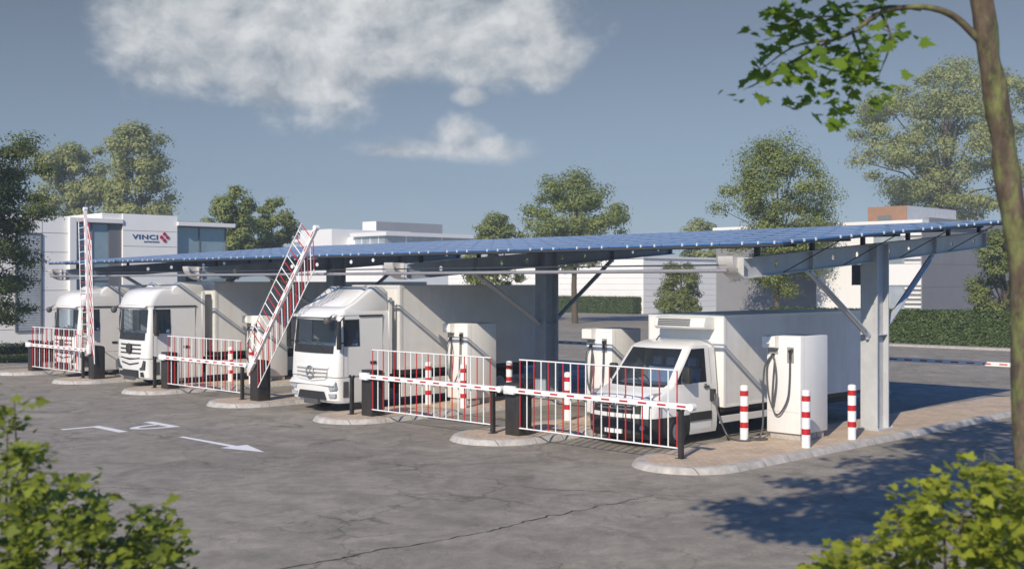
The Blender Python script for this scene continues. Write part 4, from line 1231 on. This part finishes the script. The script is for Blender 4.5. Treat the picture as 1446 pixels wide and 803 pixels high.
def hedge(name, label, x0, x1, y0, y1, h, n, leaf=.12, group='clipped hedges'):
    r = thing(name, label, 'hedge', ((x0 + x1) / 2, (y0 + y1) / 2, 0), group)
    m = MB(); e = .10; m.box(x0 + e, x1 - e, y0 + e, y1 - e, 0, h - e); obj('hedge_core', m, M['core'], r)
    A = np.array([(y1 - y0) * h, (x1 - x0) * h, (x1 - x0) * (y1 - y0)]); pr = A / A.sum()
    f = rng.choice(3, n, p=pr); U = rng.uniform(0, 1, (n, 3))
    P = np.stack([x0 + U[:, 0] * (x1 - x0), y0 + U[:, 1] * (y1 - y0), .02 + U[:, 2] * h], 1); N = np.zeros((n, 3))
    P[f == 0, 0] = x0; N[f == 0, 0] = -1
    P[f == 1, 1] = y0; N[f == 1, 1] = -1
    P[f == 2, 2] = h; N[f == 2, 2] = 1
    P += rng.normal(0, .05, P.shape); N += rng.normal(0, .55, N.shape) + np.array([0, 0, .35]); N /= np.linalg.norm(N, axis=1)[:, None]
    P -= np.array([(x0 + x1) / 2, (y0 + y1) / 2, 0])
    quads('hedge_leaves', P, N, leaf, M['leaf_hedge'], r, .7)
    return r
hedge('hedge', 'long dark clipped hedge behind the exit lane on the right', 68.9, 70.6, 24.5, 44.5, 2.15, 26000, .16)
hedge('hedge', 'smooth green hedge under the white hall wall behind the middle column', 112.0, 113.5, 91.5, 109.0, 2.05, 14000, .18)
hedge('hedge', 'tall ivy green hedge between the hall and the tree trunks above the van', 92, 93.4, 54.8, 62.5, 3.3, 11000, .18)
hedge('hedge', 'low clipped hedge at the foot of the white office on the left', 15, 40, 62.6, 64.2, .62, 9000, .12)

# lawn strip by the office
m = MB(); nx = 40
for i in range(nx):
    xa, xb = 12 + 16 * i / nx * 1.6, 12 + 16 * (i + 1) / nx * 1.6
    m.add([(xa, 58.2, .03), (xb, 58.2, .03), (xb, 66, .10), (xa, 66, .10)], [(0, 1, 2, 3)])
struct(obj('lawn_soil', m, M['soil'], fixn=False))
n = 26000
P = np.stack([rng.uniform(12, 37, n), rng.uniform(58.2, 62.6, n), rng.uniform(.04, .16, n)], 1)
N = rng.normal(0, 1, (n, 3)); N[:, 2] *= .4; N /= np.linalg.norm(N, axis=1)[:, None]
gr = quads('grass', P, N, .16, M['grass'], None, .3); gr['kind'] = 'stuff'; gr['label'] = 'short pale grass strip before the office hedge'; gr['category'] = 'grass'

# ------------------------------------------------------------------ maple leaves close to the camera
LEAF = [(0, -.12), (.10, -.02), (.38, -.12), (.33, .04), (.55, .20), (.36, .24), (.40, .42), (.22, .36), (.16, .52), (.0, .80),
        (-.16, .52), (-.22, .36), (-.40, .42), (-.36, .24), (-.55, .20), (-.33, .04), (-.38, -.12), (-.10, -.02)]
def maple(name, centres, mats, parent, size, seed):
    """centres: (point, spread, number, facing)"""
    r = random.Random(seed); vs = []; fs = []
    for c, sp, n, up in centres:
        c = Vector(c)
        for _ in range(n):
            p = c + Vector((r.gauss(0, sp), r.gauss(0, sp), r.gauss(0, sp * .55)))
            nrm = (Vector((r.gauss(0, .55), r.gauss(0, .55), 1)) + Vector(up)).normalized()
            t = Vector((r.gauss(0, 1), r.gauss(0, 1), r.gauss(-.5, .3))); a = (t - nrm * t.dot(nrm)).normalized(); b = nrm.cross(a)
            s = size * r.choice((r.uniform(.4, .8), r.uniform(.8, 1.35))); cup = r.uniform(-.25, .15)
            o = len(vs)
            for u, v in LEAF:
                vs.append(p + b * (u * s) + a * (v * s) + nrm * (cup * s * (u * u + .3 * v * v)))
            vs.append(p + a * (.18 * s)); k = len(LEAF)
            for i in range(k): fs.append((o + k, o + i, o + (i + 1) % k))
    base = wloc(parent)
    me = bpy.data.meshes.new(name); me.from_pydata([tuple(v - base) for v in vs], [], fs); me.materials.append(mats); me.update()
    return link(bpy.data.objects.new(name, me), parent)

SUNV = Vector((-1.47, -.61, 1.0)).normalized()
# the leaning tree at the right edge
D = 10.0
tr = thing('maple_tree', 'near leaning mossy trunk at the right edge with a leafy maple branch', 'tree', spot(1453, D))
ax = [(1454, 1060), (1452, 800), (1450, 660), (1446, 400), (1435, 329), (1422, 247), (1411, 164), (1397, 82), (1386, 0), (1376, -80), (1362, -190), (1345, -330)]
pts = [spot(a, D, high(b, D)) for a, b in ax]; pts[0].z = 0
m = MB(); m.tube(curve(pts, 4), [.125 - .05 * i / (4 * (len(pts) - 1)) for i in range(4 * (len(pts) - 1) + 1)], 16)
# large limbs into the crown above
tops = [(6.5, 6.2, 8.6), (8.6, 7.6, 9.4), (11.5, 7.8, 10.2), (14.5, 7.6, 10.6), (8.0, 4.3, 9.6), (10.5, 4.9, 11.0), (13, 5.6, 11.2)]
st = pts[-1]
for t in tops:
    e = Vector(t); s0 = pts[-2].lerp(pts[-1], random.uniform(0, 1)); mid = s0.lerp(e, .5) + Vector((0, 0, .35))
    m.tube(curve([s0, mid, e], 5), .06, 7, r1=.015)
m.v = [(p[0] + .010 * math.sin(p[2] * 9 + p[1] * 40) + random.uniform(-.006, .006), p[1] + .010 * math.sin(p[2] * 13 + p[0] * 37) + random.uniform(-.006, .006), p[2]) for p in m.v]
obj('trunk', m, M['moss'], tr, smooth=60)
br = [(1374, 50, 0), (1352, 27, -.05), (1325, 14, -.1), (1290, 10, -.1), (1245, 18, -.05), (1205, 45, 0), (1165, 62, .05), (1110, 92, .1), (1062, 122, .1)]
m = MB(); bp_ = [spot(a, D + dd, high(b, D + dd)) for a, b, dd in br]
bp_[0] = spot(1382, D, high(56, D))
m.tube(curve(bp_, 5), .034, 8, r1=.006)
for a in [[(1300, 11), (1255, 10), (1200, 18), (1140, 30), (1095, 42)], [(1205, 45), (1215, 90), (1195, 150)], [(1165, 62), (1120, 70), (1075, 100)], [(1245, 18), (1258, 60), (1240, 110)]]:
    q = [spot(x, D + random.uniform(-.15, .15), high(y, D)) for x, y in a]
    m.tube(curve(q, 4), .014, 6, r1=.004)
obj('branch', m, M['moss'], tr, smooth=60)
cl = []
for x, y, n, sp in [(1105, 18, 9, .10), (1150, 22, 12, .11), (1195, 14, 14, .11), (1232, 6, 12, .10), (1090, 48, 8, .10), (1130, 52, 12, .12), (1170, 62, 18, .13), (1205, 50, 12, .12), (1245, 60, 14, .10),
                    (1060, 118, 5, .08), (1092, 108, 9, .11), (1122, 112, 13, .12), (1155, 100, 15, .13), (1190, 95, 16, .13), (1225, 105, 14, .11), (1135, 140, 7, .09), (1175, 135, 10, .11), (1200, 155, 9, .10), (1195, 175, 5, .07), (1238, 135, 7, .08), (1215, 85, 12, .11), (1263, 42, 7, .07), (1108, 78, 10, .11), (1042, 132, 2, .05)]:
    dd = D + random.uniform(-.3, .3)
    cl.append((spot(x, dd, high(y, dd)), sp * 1.15, int(n * 1.6), (-.5, -.45, -.15)))
maple('branch_leaves', cl, M['leaf_branch'], tr, .14, 5)
# crown above and out of the frame: it throws the dappled shade on the asphalt
cl = []; rr = random.Random(21)
while len(cl) < 720:
    S = Vector((rr.uniform(15.8, 33), 0, 0)); f = (S.x - 15.8) / 17.2
    S.y = rr.uniform(9.1, 11.3 + 2.8 * f + .4 * math.sin(S.x * 1.9) + .3 * math.sin(S.x * 4.1))
    d0 = CA * S.x + SA * S.y; z = (4 + .262 * d0) / (1 + .262 * 1.468) + rr.uniform(.5, 2.6)
    p = Vector((S.x - 1.47 * z, S.y - .61 * z, z))
    if math.sin(p.x * 1.7) * math.cos(p.y * 2.1 + p.x) < -.62: continue
    cl.append((p, .24, 13, (-.5, -.2, 0)))
maple('crown', cl, M['leaf_branch'], tr, .21, 6)

def shrub(label, name, px, D, clusters, stems, seed, size=.094, mats=None):
    r = thing(name, label, 'shrub', spot(px, D), 'leafy shrubs in the foreground')
    m = MB(); root = spot(px, D)
    for sx, sy, dd in stems:
        e = spot(sx, D + dd, high(sy, D + dd)); a = root + Vector((random.uniform(-.3, .3), random.uniform(-.3, .3), 0))
        mid = a.lerp(e, .55) + Vector((random.uniform(-.1, .1), random.uniform(-.1, .1), .25))
        m.tube(curve([a, mid, e], 6), .022, 6, r1=.005)
    obj('stem', m, M['bark'], r, smooth=60)
    cl = [(spot(x, D + dd, high(y, D + dd)), sp, n, (-.15, -.1, .1)) for x, y, dd, sp, n in clusters]
    maple('leaves', cl, mats or M['leaf_near'], r, size, seed)
    return r
rr = random.Random(3)
def fill(outline, ybot, n, D, sp=.10, num=9, dj=.5):
    """clusters below an outline of (px, py) points"""
    out = []
    for _ in range(n):
        i = rr.randrange(len(outline) - 1); t = rr.random()
        (xa, ya), (xb, yb) = outline[i], outline[i + 1]
        x = xa + (xb - xa) * t; y0 = ya + (yb - ya) * t + 18
        u = rr.random() ** 1.25
        out.append((x + rr.gauss(0, 6), y0 + (ybot - y0) * u, rr.uniform(-dj, dj), sp, num))
    return out
oR = [(1140, 792), (1175, 768), (1205, 745), (1235, 752), (1262, 700), (1290, 690), (1300, 668), (1330, 668), (1362, 648), (1385, 628), (1402, 640), (1420, 672), (1446, 665), (1500, 660)]
shrub('bright yellow green maple shrub in the bottom right corner', 'maple_shrub', 1330, 8.6, fill(oR, 960, 420, 8.6, .075, 11, .8),
      [(1390, 640, 0), (1330, 680, .1), (1270, 710, -.1), (1215, 755, .1), (1300, 760, -.2), (1440, 690, .2), (1360, 720, -.2), (1180, 780, 0)], 31)
oL = [(-60, 520), (0, 545), (22, 556), (40, 592), (30, 650), (80, 668), (120, 660), (145, 690), (150, 760), (185, 716), (205, 700), (222, 712), (236, 750), (250, 775)]
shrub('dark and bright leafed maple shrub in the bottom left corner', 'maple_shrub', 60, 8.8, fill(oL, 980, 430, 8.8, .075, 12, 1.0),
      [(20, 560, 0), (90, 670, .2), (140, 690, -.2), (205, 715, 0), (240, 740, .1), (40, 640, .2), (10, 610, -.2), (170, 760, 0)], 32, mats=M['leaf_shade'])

# ------------------------------------------------------------------ buildings
def window(name, x0, x1, y, z0, z1, parent, glass, mull=(), hb=(), blinds=None):
    """window in a wall facing smaller y"""
    m = MB(); f = .07
    for a, b, c, d in [(x0, x1, z0, z0 + f), (x0, x1, z1 - f, z1), (x0, x0 + f, z0 + f, z1 - f), (x1 - f, x1, z0 + f, z1 - f)]: m.box(a, b, y - .06, y + .1, c, d)
    for q in mull: m.box(q - f / 2, q + f / 2, y - .055, y + .1, z0 + f, z1 - f)
    for q in hb: m.box(x0 + f, x1 - f, y - .05, y + .1, q - f / 2, q + f / 2)
    w = obj(name, m, M['frame'], parent)
    m = MB(); m.box(x0 + f * .5, x1 - f * .5, y + .005, y + .03, z0 + f * .5, z1 - f * .5); obj('pane', m, glass, w)
    if blinds:
        m = MB(); z = z0 + .12
        while z < z1 - .1: m.box(x0 + f, x1 - f, y - .004, y + .002, z, z + .05); z += .15
        obj('blind', m, blinds, w)
    return w

# office on the left: front walls face smaller y
YB = 70.0
B = thing('office_building', 'white panelled office building with glass corners and a red and blue wall sign', 'building', (34, 74, 0))
m = MB(); m.box(14, 30.75, YB, 82, 0, 8.0); w_ = obj('wall', m, M['bwhite'], B)
m = MB()
for z in [1.15 + 1.17 * i for i in range(6)]:
    m.box(14, 27.45, YB - .004, YB + .01, z - .02, z + .02); m.box(29.1, 30.75, YB - .004, YB + .01, z - .02, z + .02)
for x in (25.6, 29.15, 20.0, 22.8): m.box(x - .02, x + .02, YB - .005, YB + .01, .1, 7.9)
obj('facade_joint', m, M['joint'], w_)
m = MB(); m.box(30.75, 31.19, YB - .25, 74, 0, 8.0); m.box(31.19, 34.24, YB - .25, 74, 7.72, 8.0); m.box(32.9, 34.24, YB - .05, 76, 8.0, 8.35); obj('entrance_frame', m, M['slab'], B, bevel=.02)
window('glass_front', 31.19, 33.45, YB + .1, .3, 7.72, B, M['bglass'], (32.3,), (4.1, 2.1))
m = MB(); m.box(33.45, 34.24, YB + .02, YB + .4, 0, 7.72); obj('dark_column', m, M['frame'], B)
m = MB(); m.box(34.25, 38.05, YB - .15, 80, 0, 8.36); v = obj('sign_tower', m, M['bwhite'], B)
ys = YB - .15
m = MB()
for z in (5.3, 6.3, 7.3): m.box(34.27, 38.03, ys - .004, ys + .01, z - .018, z + .018)
obj('facade_joint', m, M['joint'], v)
m = MB(); m.box(38.05, 42.35, YB - .3, 80, 7.72, 7.98); obj('roof_slab', m, M['slab'], B, bevel=.02)
window('glass_front', 38.05, 41.95, YB + .3, .3, 7.72, B, M['bglass'], (39.9,), (4.0,), None)
m = MB(); z = 4.9
while z < 7.6: m.box(38.2, 39.8, YB + .36, YB + .40, z, z + .05); z += .13
m.box(38.06, 41.94, YB + .45, 79, 0, 7.7); obj('inner_room', m, M['blind'], B)
window('window', 27.5, 29.08, YB - .03, 1.0, 6.98, B, M['dglass'], (), (4.1,), M['blind'])
m = MB(); m.box(14, 30.7, YB + .5, 81.5, 8.0, 8.12); m.box(38.2, 42, YB + 1, 79.5, 7.98, 8.1); obj('roof', m, M['bgrey'], B)
# sign lettering
def text(body, size, x, z, y, mname, parent, sx=1.0, name='letters', depth=.03, bold=0.0):
    c = bpy.data.curves.new(name, 'FONT'); c.body = body; c.size = size; c.extrude = depth; c.offset = bold; c.space_character = 1.12
    o = bpy.data.objects.new(name, c); COL.objects.link(o)
    dg = bpy.context.evaluated_depsgraph_get(); me = bpy.data.meshes.new_from_object(o.evaluated_get(dg))
    bpy.data.objects.remove(o, do_unlink=True); bpy.data.curves.remove(c)
    me.materials.clear(); me.materials.append(M[mname])
    n = bpy.data.objects.new(name, me); base = wloc(parent)
    n.location = Vector((x, y, z)) - base; n.rotation_euler = (math.pi / 2, 0, 0); n.scale = (sx, 1, 1)
    return link(n, parent)
sg = bpy.data.objects.new('wall_sign', None); sg.location = Vector((36, ys, 6.8)) - wloc(B); link(sg, B)
text('VINCI', .42, 34.90, 6.77, ys - .013, 'navy', sg, 1.5, 'letters', .012, .008)
text('AUTOROUTES', .14, 35.68, 6.56, ys - .013, 'navy', sg, 1.1, 'small_letters', .01)
m = MB()
for dx_, dz_ in ((0, .21), (0, -.21), (.21, 0), (-.21, 0)): m.tube([(37.12 + dx_, ys - .05, 6.93 + dz_), (37.12 + dx_, ys - .001, 6.93 + dz_)], .115, 14)
obj('clover_emblem', m, M['crim'], sg, smooth=40)

def faceX(m, x, y0, y1, z0, z1, t=.06): m.box(x - t, x + .01, y0, y1, z0, z1)

# white hall in the middle background
B = thing('white_hall', 'plain white flat roofed hall seen under the middle of the canopy', 'building', (120, 98, 0))
m = MB(); m.box(113.6, 150, 91.2, 128, 0, 7.0); w_ = obj('wall', m, M['bwhite'], B)
m = MB()
for z in [.75 * i for i in range(1, 9)]:
    m.box(113.59, 113.62, 91.3, 127.9, z - .014, z + .014); m.box(113.7, 149.9, 91.19, 91.21, z - .014, z + .014)
obj('facade_joint', m, M['joint'], w_)
m = MB(); m.box(113.4, 150.2, 91.0, 128.2, 7.0, 7.25); obj('roof', m, M['slab'], B)
m = MB(); m.box(131, 134.0, 90.8, 91.19, 0, 5.2); obj('doorway', m, M['bglass'], B)

# long flat roofed building showing over the canopy: front faces smaller x, flank faces smaller y
B = thing('long_office', 'low white office with a ribbon of windows and a roof box showing over the canopy', 'building', (165, 215, 0))
xw = 165.0
d_of = lambda px: xw / (CA + SA * (px - CX) / F_PX)
yw = lambda px: (SA - CA * (px - CX) / F_PX) * d_of(px)
zw = lambda px, py: CAM_H + (HY - py) * d_of(px) / F_PX
ycorner = yw(545)
ztop = zw(545, 327)
m = MB(); m.box(xw + .5, 260, ycorner + .3, yw(395), 0, ztop - 1.6); obj('wall', m, M['bwhite'], B)
m = MB(); m.box(xw + .8, 259, ycorner + .7, yw(400), ztop - 1.6, ztop - .9)
obj('wall', m, M['bwhite'], B)
m = MB(); m.box(xw - .6, 262, ycorner - .8, yw(497), ztop - .9, ztop); m.box(xw + 2, 262, yw(497), yw(395), ztop - 1.4, ztop - .75); obj('roof', m, M['slab'], B)
zb0 = zw(545, 345)
m = MB(); m.box(xw + .3, xw + .7, ycorner + .4, yw(500), zb0, ztop - .9); m.box(xw + .3, 258, ycorner + .2, ycorner + .6, zb0, ztop - .9); m.box(xw + .3, xw + .7, yw(443), yw(398), zb0 - .3, ztop - 1.45)
obj('window_band', m, M['dglass'], B)
y = ycorner + 3
while y < yw(500): m = MB(); m.box(xw + .2, xw + .32, y - .12, y + .12, zb0, ztop - .9); obj('window_post', m, M['slab'], B); y += 3.2
x = xw + 6
while x < 256: m = MB(); m.box(x - .25, x + .25, ycorner - .0, ycorner + .19, zb0, ztop - .9); obj('window_post', m, M['slab'], B); x += 11
m = MB(); m.box(xw - .8, xw + .3, ycorner, yw(400), 0, zb0); m.box(xw - .8, 258, ycorner - .1, ycorner + .2, 0, zb0 - .5); obj('lower_wall', m, M['bwhite'], B)
m = MB(); m.box(xw - 4, xw + 20, yw(488), yw(443), 0, zw(465, 325)); obj('stair_block', m, M['slab'], B)
m = MB(); xr_ = xw + 14; dd = lambda px: xr_ / (CA + SA * (px - CX) / F_PX); yy = lambda px: (SA - CA * (px - CX) / F_PX) * dd(px)
zt2 = CAM_H + (HY - 313) * dd(520) / F_PX
m.box(xr_, xr_ + 22, yy(531), yy(512), ztop - .5, zt2); obj('roof_box', m, M['bwhite'], B)
m = MB(); m.box(xr_ + .05, xr_ + 22, yy(531) - .06, yy(531) - .01, ztop - .4, zt2 - .02); obj('roof_box_side', m, M['bgrey'], B)
m = MB(); m.box(xr_ - .08, xr_ + .02, yy(525), yy(518), ztop + .6, ztop + 1.2); obj('vent', m, M['frame'], B)

# building on the right with grey flank and terracotta roof box
B = thing('grey_white_building', 'white and grey building with a terracotta roof box behind the long hedge', 'building', (92, 44, 0))
xw = 85.0; yc_ = 40.9
m = MB(); m.box(xw, 120, yc_, 60, 0, 8.55); obj('wall', m, M['bgrey'], B)
m = MB(); m.box(xw - .06, xw - .001, yc_ + .05, 43.8 + 3, 3.75, 5.4); m.box(xw - .06, xw - .001, 44.9, 50, 0, 8.3); m.box(xw - .1, xw - .001, yc_ + .02, 50, 7.6, 8.5)
obj('white_cladding', m, M['slab'], B)
m = MB(); m.box(xw - .05, xw - .0015, yc_ + 1.4, 44.85, .2, 3.7); m.box(xw - .05, xw - .0015, yc_ + 1.4, 44.85, 5.42, 7.55); obj('window', m, M['dglass'], B)
for z0, z1 in ((.2, 3.7), (5.42, 7.55)):
    m = MB(); z = z0
    while z < z1: m.box(xw - .10, xw - .0012, yc_ + .05, yc_ + 1.38, z, z + .16); z += .36
    obj('louvre', m, M['slab'], B)
m = MB()
for z in (1.8, 3.6, 5.4, 7.2): m.box(xw + .1, 119.9, yc_ - .006, yc_ + .01, z - .02, z + .02)
obj('facade_joint', m, M['frame'], B)
m = MB(); m.box(xw - .25, 120.2, yc_ - .15, 60.2, 8.55, 8.8); obj('roof', m, M['slab'], B)
m = MB(); m.box(xw + .8, 120.3, yc_ - .2, yc_ + .3, 8.35, 9.0); obj('roof_edge', m, M['bgrey'], B)
m = MB(); m.box(xw + 3, xw + 12, 43.6, 47.0, 8.8, 10.15); rb = obj('roof_box', m, M['steel'], B)
m = MB(); m.box(xw + 2.94, xw + 2.999, 43.6, 47.0, 8.8, 10.15); obj('roof_box_front', m, M['terra'], rb)
m = MB(); m.box(xw + 2.9, xw + 2.94, 44.9, 46.1, 9.0, 9.4); obj('vent', m, M['frame'], rb)

# low wall and a gate post between hall and tree
m = MB(); m.box(86, 86.3, 50.5, 58.0, 0, 1.55); m.box(85.95, 86.35, 50.4, 58.1, 1.55, 1.65)
tag(obj('low_wall', m, M['wallc'], at=(86, 54, 0)), 'low pale concrete wall behind the trunks above the van roof', 'wall')

# strip of pale pavement along the long hedge
m = MB(); m.box(67.6, 68.8, 20, 48, 0, .12); struct(obj('pavement', m, M['kerb']))

# ------------------------------------------------------------------ air
hz = MB(); hz.box(-60, 330, -60, 345, -1.0, 34.0)
hm = bpy.data.materials.new('haze_air'); hm.use_nodes = True; t = hm.node_tree; t.nodes.clear()
o_ = t.nodes.new('ShaderNodeOutputMaterial'); vp = t.nodes.new('ShaderNodeVolumePrincipled')
vp.inputs['Color'].default_value = (.78, .87, .97, 1); vp.inputs['Density'].default_value = .0010; vp.inputs['Anisotropy'].default_value = .1
t.links.new(vp.outputs[0], o_.inputs['Volume'])
HZ = obj('haze', hz, hm); HZ['kind'] = 'stuff'

# ------------------------------------------------------------------ sky, sun
world = bpy.data.worlds.new('World'); scene.world = world; world.use_nodes = True
t = world.node_tree; L = t.links.new; t.nodes.clear()
out = t.nodes.new('ShaderNodeOutputWorld'); bg = t.nodes.new('ShaderNodeBackground')
SUN_EL = math.asin(SUNV.z)
sky = t.nodes.new('ShaderNodeTexSky'); sky.sky_type = 'NISHITA'; sky.sun_disc = False
sky.sun_elevation = SUN_EL; sky.sun_rotation = math.atan2(SUNV.x, SUNV.y)
sky.air_density = 1.0; sky.dust_density = .3; sky.ozone_density = 1.0
hs = t.nodes.new('ShaderNodeHueSaturation'); hs.inputs['Saturation'].default_value = .40; hs.inputs['Value'].default_value = .63
L(sky.outputs[0], hs.inputs['Color'])
hs_fill = t.nodes.new('ShaderNodeHueSaturation'); hs_fill.inputs['Saturation'].default_value = 1.35; hs_fill.inputs['Value'].default_value = 1.2; L(sky.outputs[0], hs_fill.inputs['Color'])  # bluer, stronger sky outside the view, added to light the shaded sides
tc = t.nodes.new('ShaderNodeTexCoord'); D_ = tc.outputs['Generated']
def dot(v):
    n = t.nodes.new('ShaderNodeVectorMath'); n.operation = 'DOT_PRODUCT'; L(D_, n.inputs[0]); n.inputs[1].default_value = v; return n.outputs['Value']
def mth(op, a, b=None, c=None, clamp=False):
    n = t.nodes.new('ShaderNodeMath'); n.operation = op; n.use_clamp = clamp
    for i, q in enumerate((a, b, c)):
        if q is None: continue
        if isinstance(q, (int, float)): n.inputs[i].default_value = q
        else: L(q, n.inputs[i])
    return n.outputs[0]
f_ = mth('MAXIMUM', dot((CA, SA, 0)), .05)
a_ = mth('DIVIDE', dot((SA, -CA, 0)), f_); b_ = mth('DIVIDE', dot((0, 0, 1)), f_)
cv = t.nodes.new('ShaderNodeCombineXYZ'); L(a_, cv.inputs[0]); L(b_, cv.inputs[1])
def noise(scale, det, rough, off=(0, 0, 0), dist=0.0, sy=1.0):
    mp = t.nodes.new('ShaderNodeMapping'); mp.inputs['Location'].default_value = off; mp.inputs['Scale'].default_value = (1, sy, 1); L(cv.outputs[0], mp.inputs['Vector'])
    n = t.nodes.new('ShaderNodeTexNoise'); n.inputs['Scale'].default_value = scale; n.inputs['Detail'].default_value = det; n.inputs['Roughness'].default_value = rough; n.inputs['Distortion'].default_value = dist
    L(mp.outputs[0], n.inputs['Vector']); return n.outputs['Fac']
def blob(px, py, rx, ry):
    u = mth('DIVIDE', mth('SUBTRACT', a_, (px - CX) / F_PX), rx / F_PX); v = mth('DIVIDE', mth('SUBTRACT', b_, (HY - py) / F_PX), ry / F_PX)
    d = mth('SQRT', mth('ADD', mth('MULTIPLY', u, u), mth('MULTIPLY', v, v)))
    return mth('MULTIPLY', mth('SUBTRACT', 1.0, d), 1.0) if ry > 42 else mth('ADD', mth('MULTIPLY', mth('SUBTRACT', 1.0, d), .75), .20)
bl = None
for q in [(290, 60, 170, 120), (400, 100, 210, 105), (430, 20, 170, 90), (600, 20, 150, 75), (690, 60, 165, 95), (770, 85, 85, 65), (540, 80, 130, 60), (630, 211, 125, 26), (560, 214, 60, 18), (640, 192, 55, 38), (663, 136, 30, 16)]:
    b = blob(*q); bl = b if bl is None else mth('MAXIMUM', bl, b)
def cloud(dx, dy):
    """cloud density looked up a little towards (dx, dy)"""
    n1 = noise(8, 12, .58, (3.1 + dx, 1.7 + dy, 0), .25, 1.25); n2 = noise(24, 10, .62, (1.2 + dx, 5 + dy, 0), .4, 1.2)
    return mth('ADD', mth('MULTIPLY', mth('SUBTRACT', n1, .5), 1.7), mth('MULTIPLY', mth('SUBTRACT', n2, .5), .6))
nn = cloud(0, 0)
den = mth('ADD', mth('ADD', bl, nn), mth('MULTIPLY', mth('SUBTRACT', b_, .185), 3.2))
sm = t.nodes.new('ShaderNodeMapRange'); sm.interpolation_type = 'SMOOTHSTEP'; L(den, sm.inputs['Value'])
sm.inputs['From Min'].default_value = .0; sm.inputs['From Max'].default_value = .60; sm.inputs['To Max'].default_value = .95
lit = mth('SUBTRACT', nn, cloud(-.012, .022))
cr = t.nodes.new('ShaderNodeMapRange'); L(mth('ADD', mth('MULTIPLY', lit, 1.5), mth('MULTIPLY', mth('SUBTRACT', noise(5, 6, .5, (8.3, 2.2, 0)), .5), .9)), cr.inputs['Value']); cr.inputs['From Min'].default_value = -.35; cr.inputs['From Max'].default_value = .35
cm = t.nodes.new('ShaderNodeMix'); cm.data_type = 'RGBA'; cm.inputs['A'].default_value = (4.3, 4.8, 5.3, 1); cm.inputs['B'].default_value = (9.6, 9.7, 9.7, 1); L(cr.outputs[0], cm.inputs['Factor'])
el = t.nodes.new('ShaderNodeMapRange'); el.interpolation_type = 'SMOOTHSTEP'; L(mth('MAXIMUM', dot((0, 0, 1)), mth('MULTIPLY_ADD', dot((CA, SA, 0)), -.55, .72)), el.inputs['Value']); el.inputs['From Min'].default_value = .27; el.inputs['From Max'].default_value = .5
tl = t.nodes.new('ShaderNodeMix'); tl.data_type = 'RGBA'; tl.blend_type = 'MULTIPLY'; tl.inputs['Factor'].default_value = 1; L(hs.outputs[0], tl.inputs['A'])
gv = t.nodes.new('ShaderNodeMapRange'); L(dot((0, 0, 1)), gv.inputs['Value']); gv.inputs['From Min'].default_value = .02; gv.inputs['From Max'].default_value = .22
gm = t.nodes.new('ShaderNodeMix'); gm.data_type = 'RGBA'; L(gv.outputs[0], gm.inputs['Factor']); gm.inputs['A'].default_value = (1.30, 1.10, .91, 1); gm.inputs['B'].default_value = (1.05, .84, .68, 1)
L(gm.outputs['Result'], tl.inputs['B'])
em = t.nodes.new('ShaderNodeMix'); em.data_type = 'RGBA'; L(el.outputs[0], em.inputs['Factor']); L(tl.outputs['Result'], em.inputs['A']); L(hs_fill.outputs[0], em.inputs['B'])
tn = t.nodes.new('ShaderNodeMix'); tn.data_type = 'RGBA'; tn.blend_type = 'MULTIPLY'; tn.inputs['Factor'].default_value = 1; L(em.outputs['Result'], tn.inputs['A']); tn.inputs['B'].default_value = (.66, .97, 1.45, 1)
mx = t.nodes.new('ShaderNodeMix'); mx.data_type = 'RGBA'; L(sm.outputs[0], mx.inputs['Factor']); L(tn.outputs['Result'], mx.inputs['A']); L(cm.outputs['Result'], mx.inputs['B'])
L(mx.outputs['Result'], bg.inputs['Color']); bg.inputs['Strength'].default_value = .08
L(bg.outputs[0], out.inputs['Surface'])

sd = bpy.data.lights.new('sun', 'SUN'); sd.energy = 5.0; sd.angle = math.radians(.55); sd.color = (1.0, .90, .75)
so = bpy.data.objects.new('sun', sd); COL.objects.link(so); so.rotation_euler = SUNV.to_track_quat('Z', 'Y').to_euler(); so.location = (0, 0, 30)

# ------------------------------------------------------------------ camera
cd = bpy.data.cameras.new('camera'); cam = bpy.data.objects.new('camera', cd); COL.objects.link(cam)
cam.location = (0, 0, CAM_H); cam.rotation_euler = (math.pi / 2, 0, AZ - math.pi / 2)
cd.sensor_width = 36; cd.lens = F_PX / 1446 * 36; cd.shift_y = -(401.5 - HY) / 1446
cd.clip_end = 2000; cd.clip_start = .1
cd.dof.use_dof = True; cd.dof.focus_distance = 34; cd.dof.aperture_fstop = 1.5
scene.camera = cam
scene.view_settings.view_transform = 'Standard'; scene.view_settings.look = 'None'; scene.view_settings.exposure = 0.0; scene.view_settings.gamma = 1
scene.view_settings.use_curve_mapping = False
scene.render.engine = 'CYCLES'
scene.cycles.use_denoising = True
scene.cycles.max_bounces = 6; scene.cycles.transparent_max_bounces = 8; scene.cycles.volume_bounces = 0
scene.cycles.caustics_reflective = False; scene.cycles.caustics_refractive = False
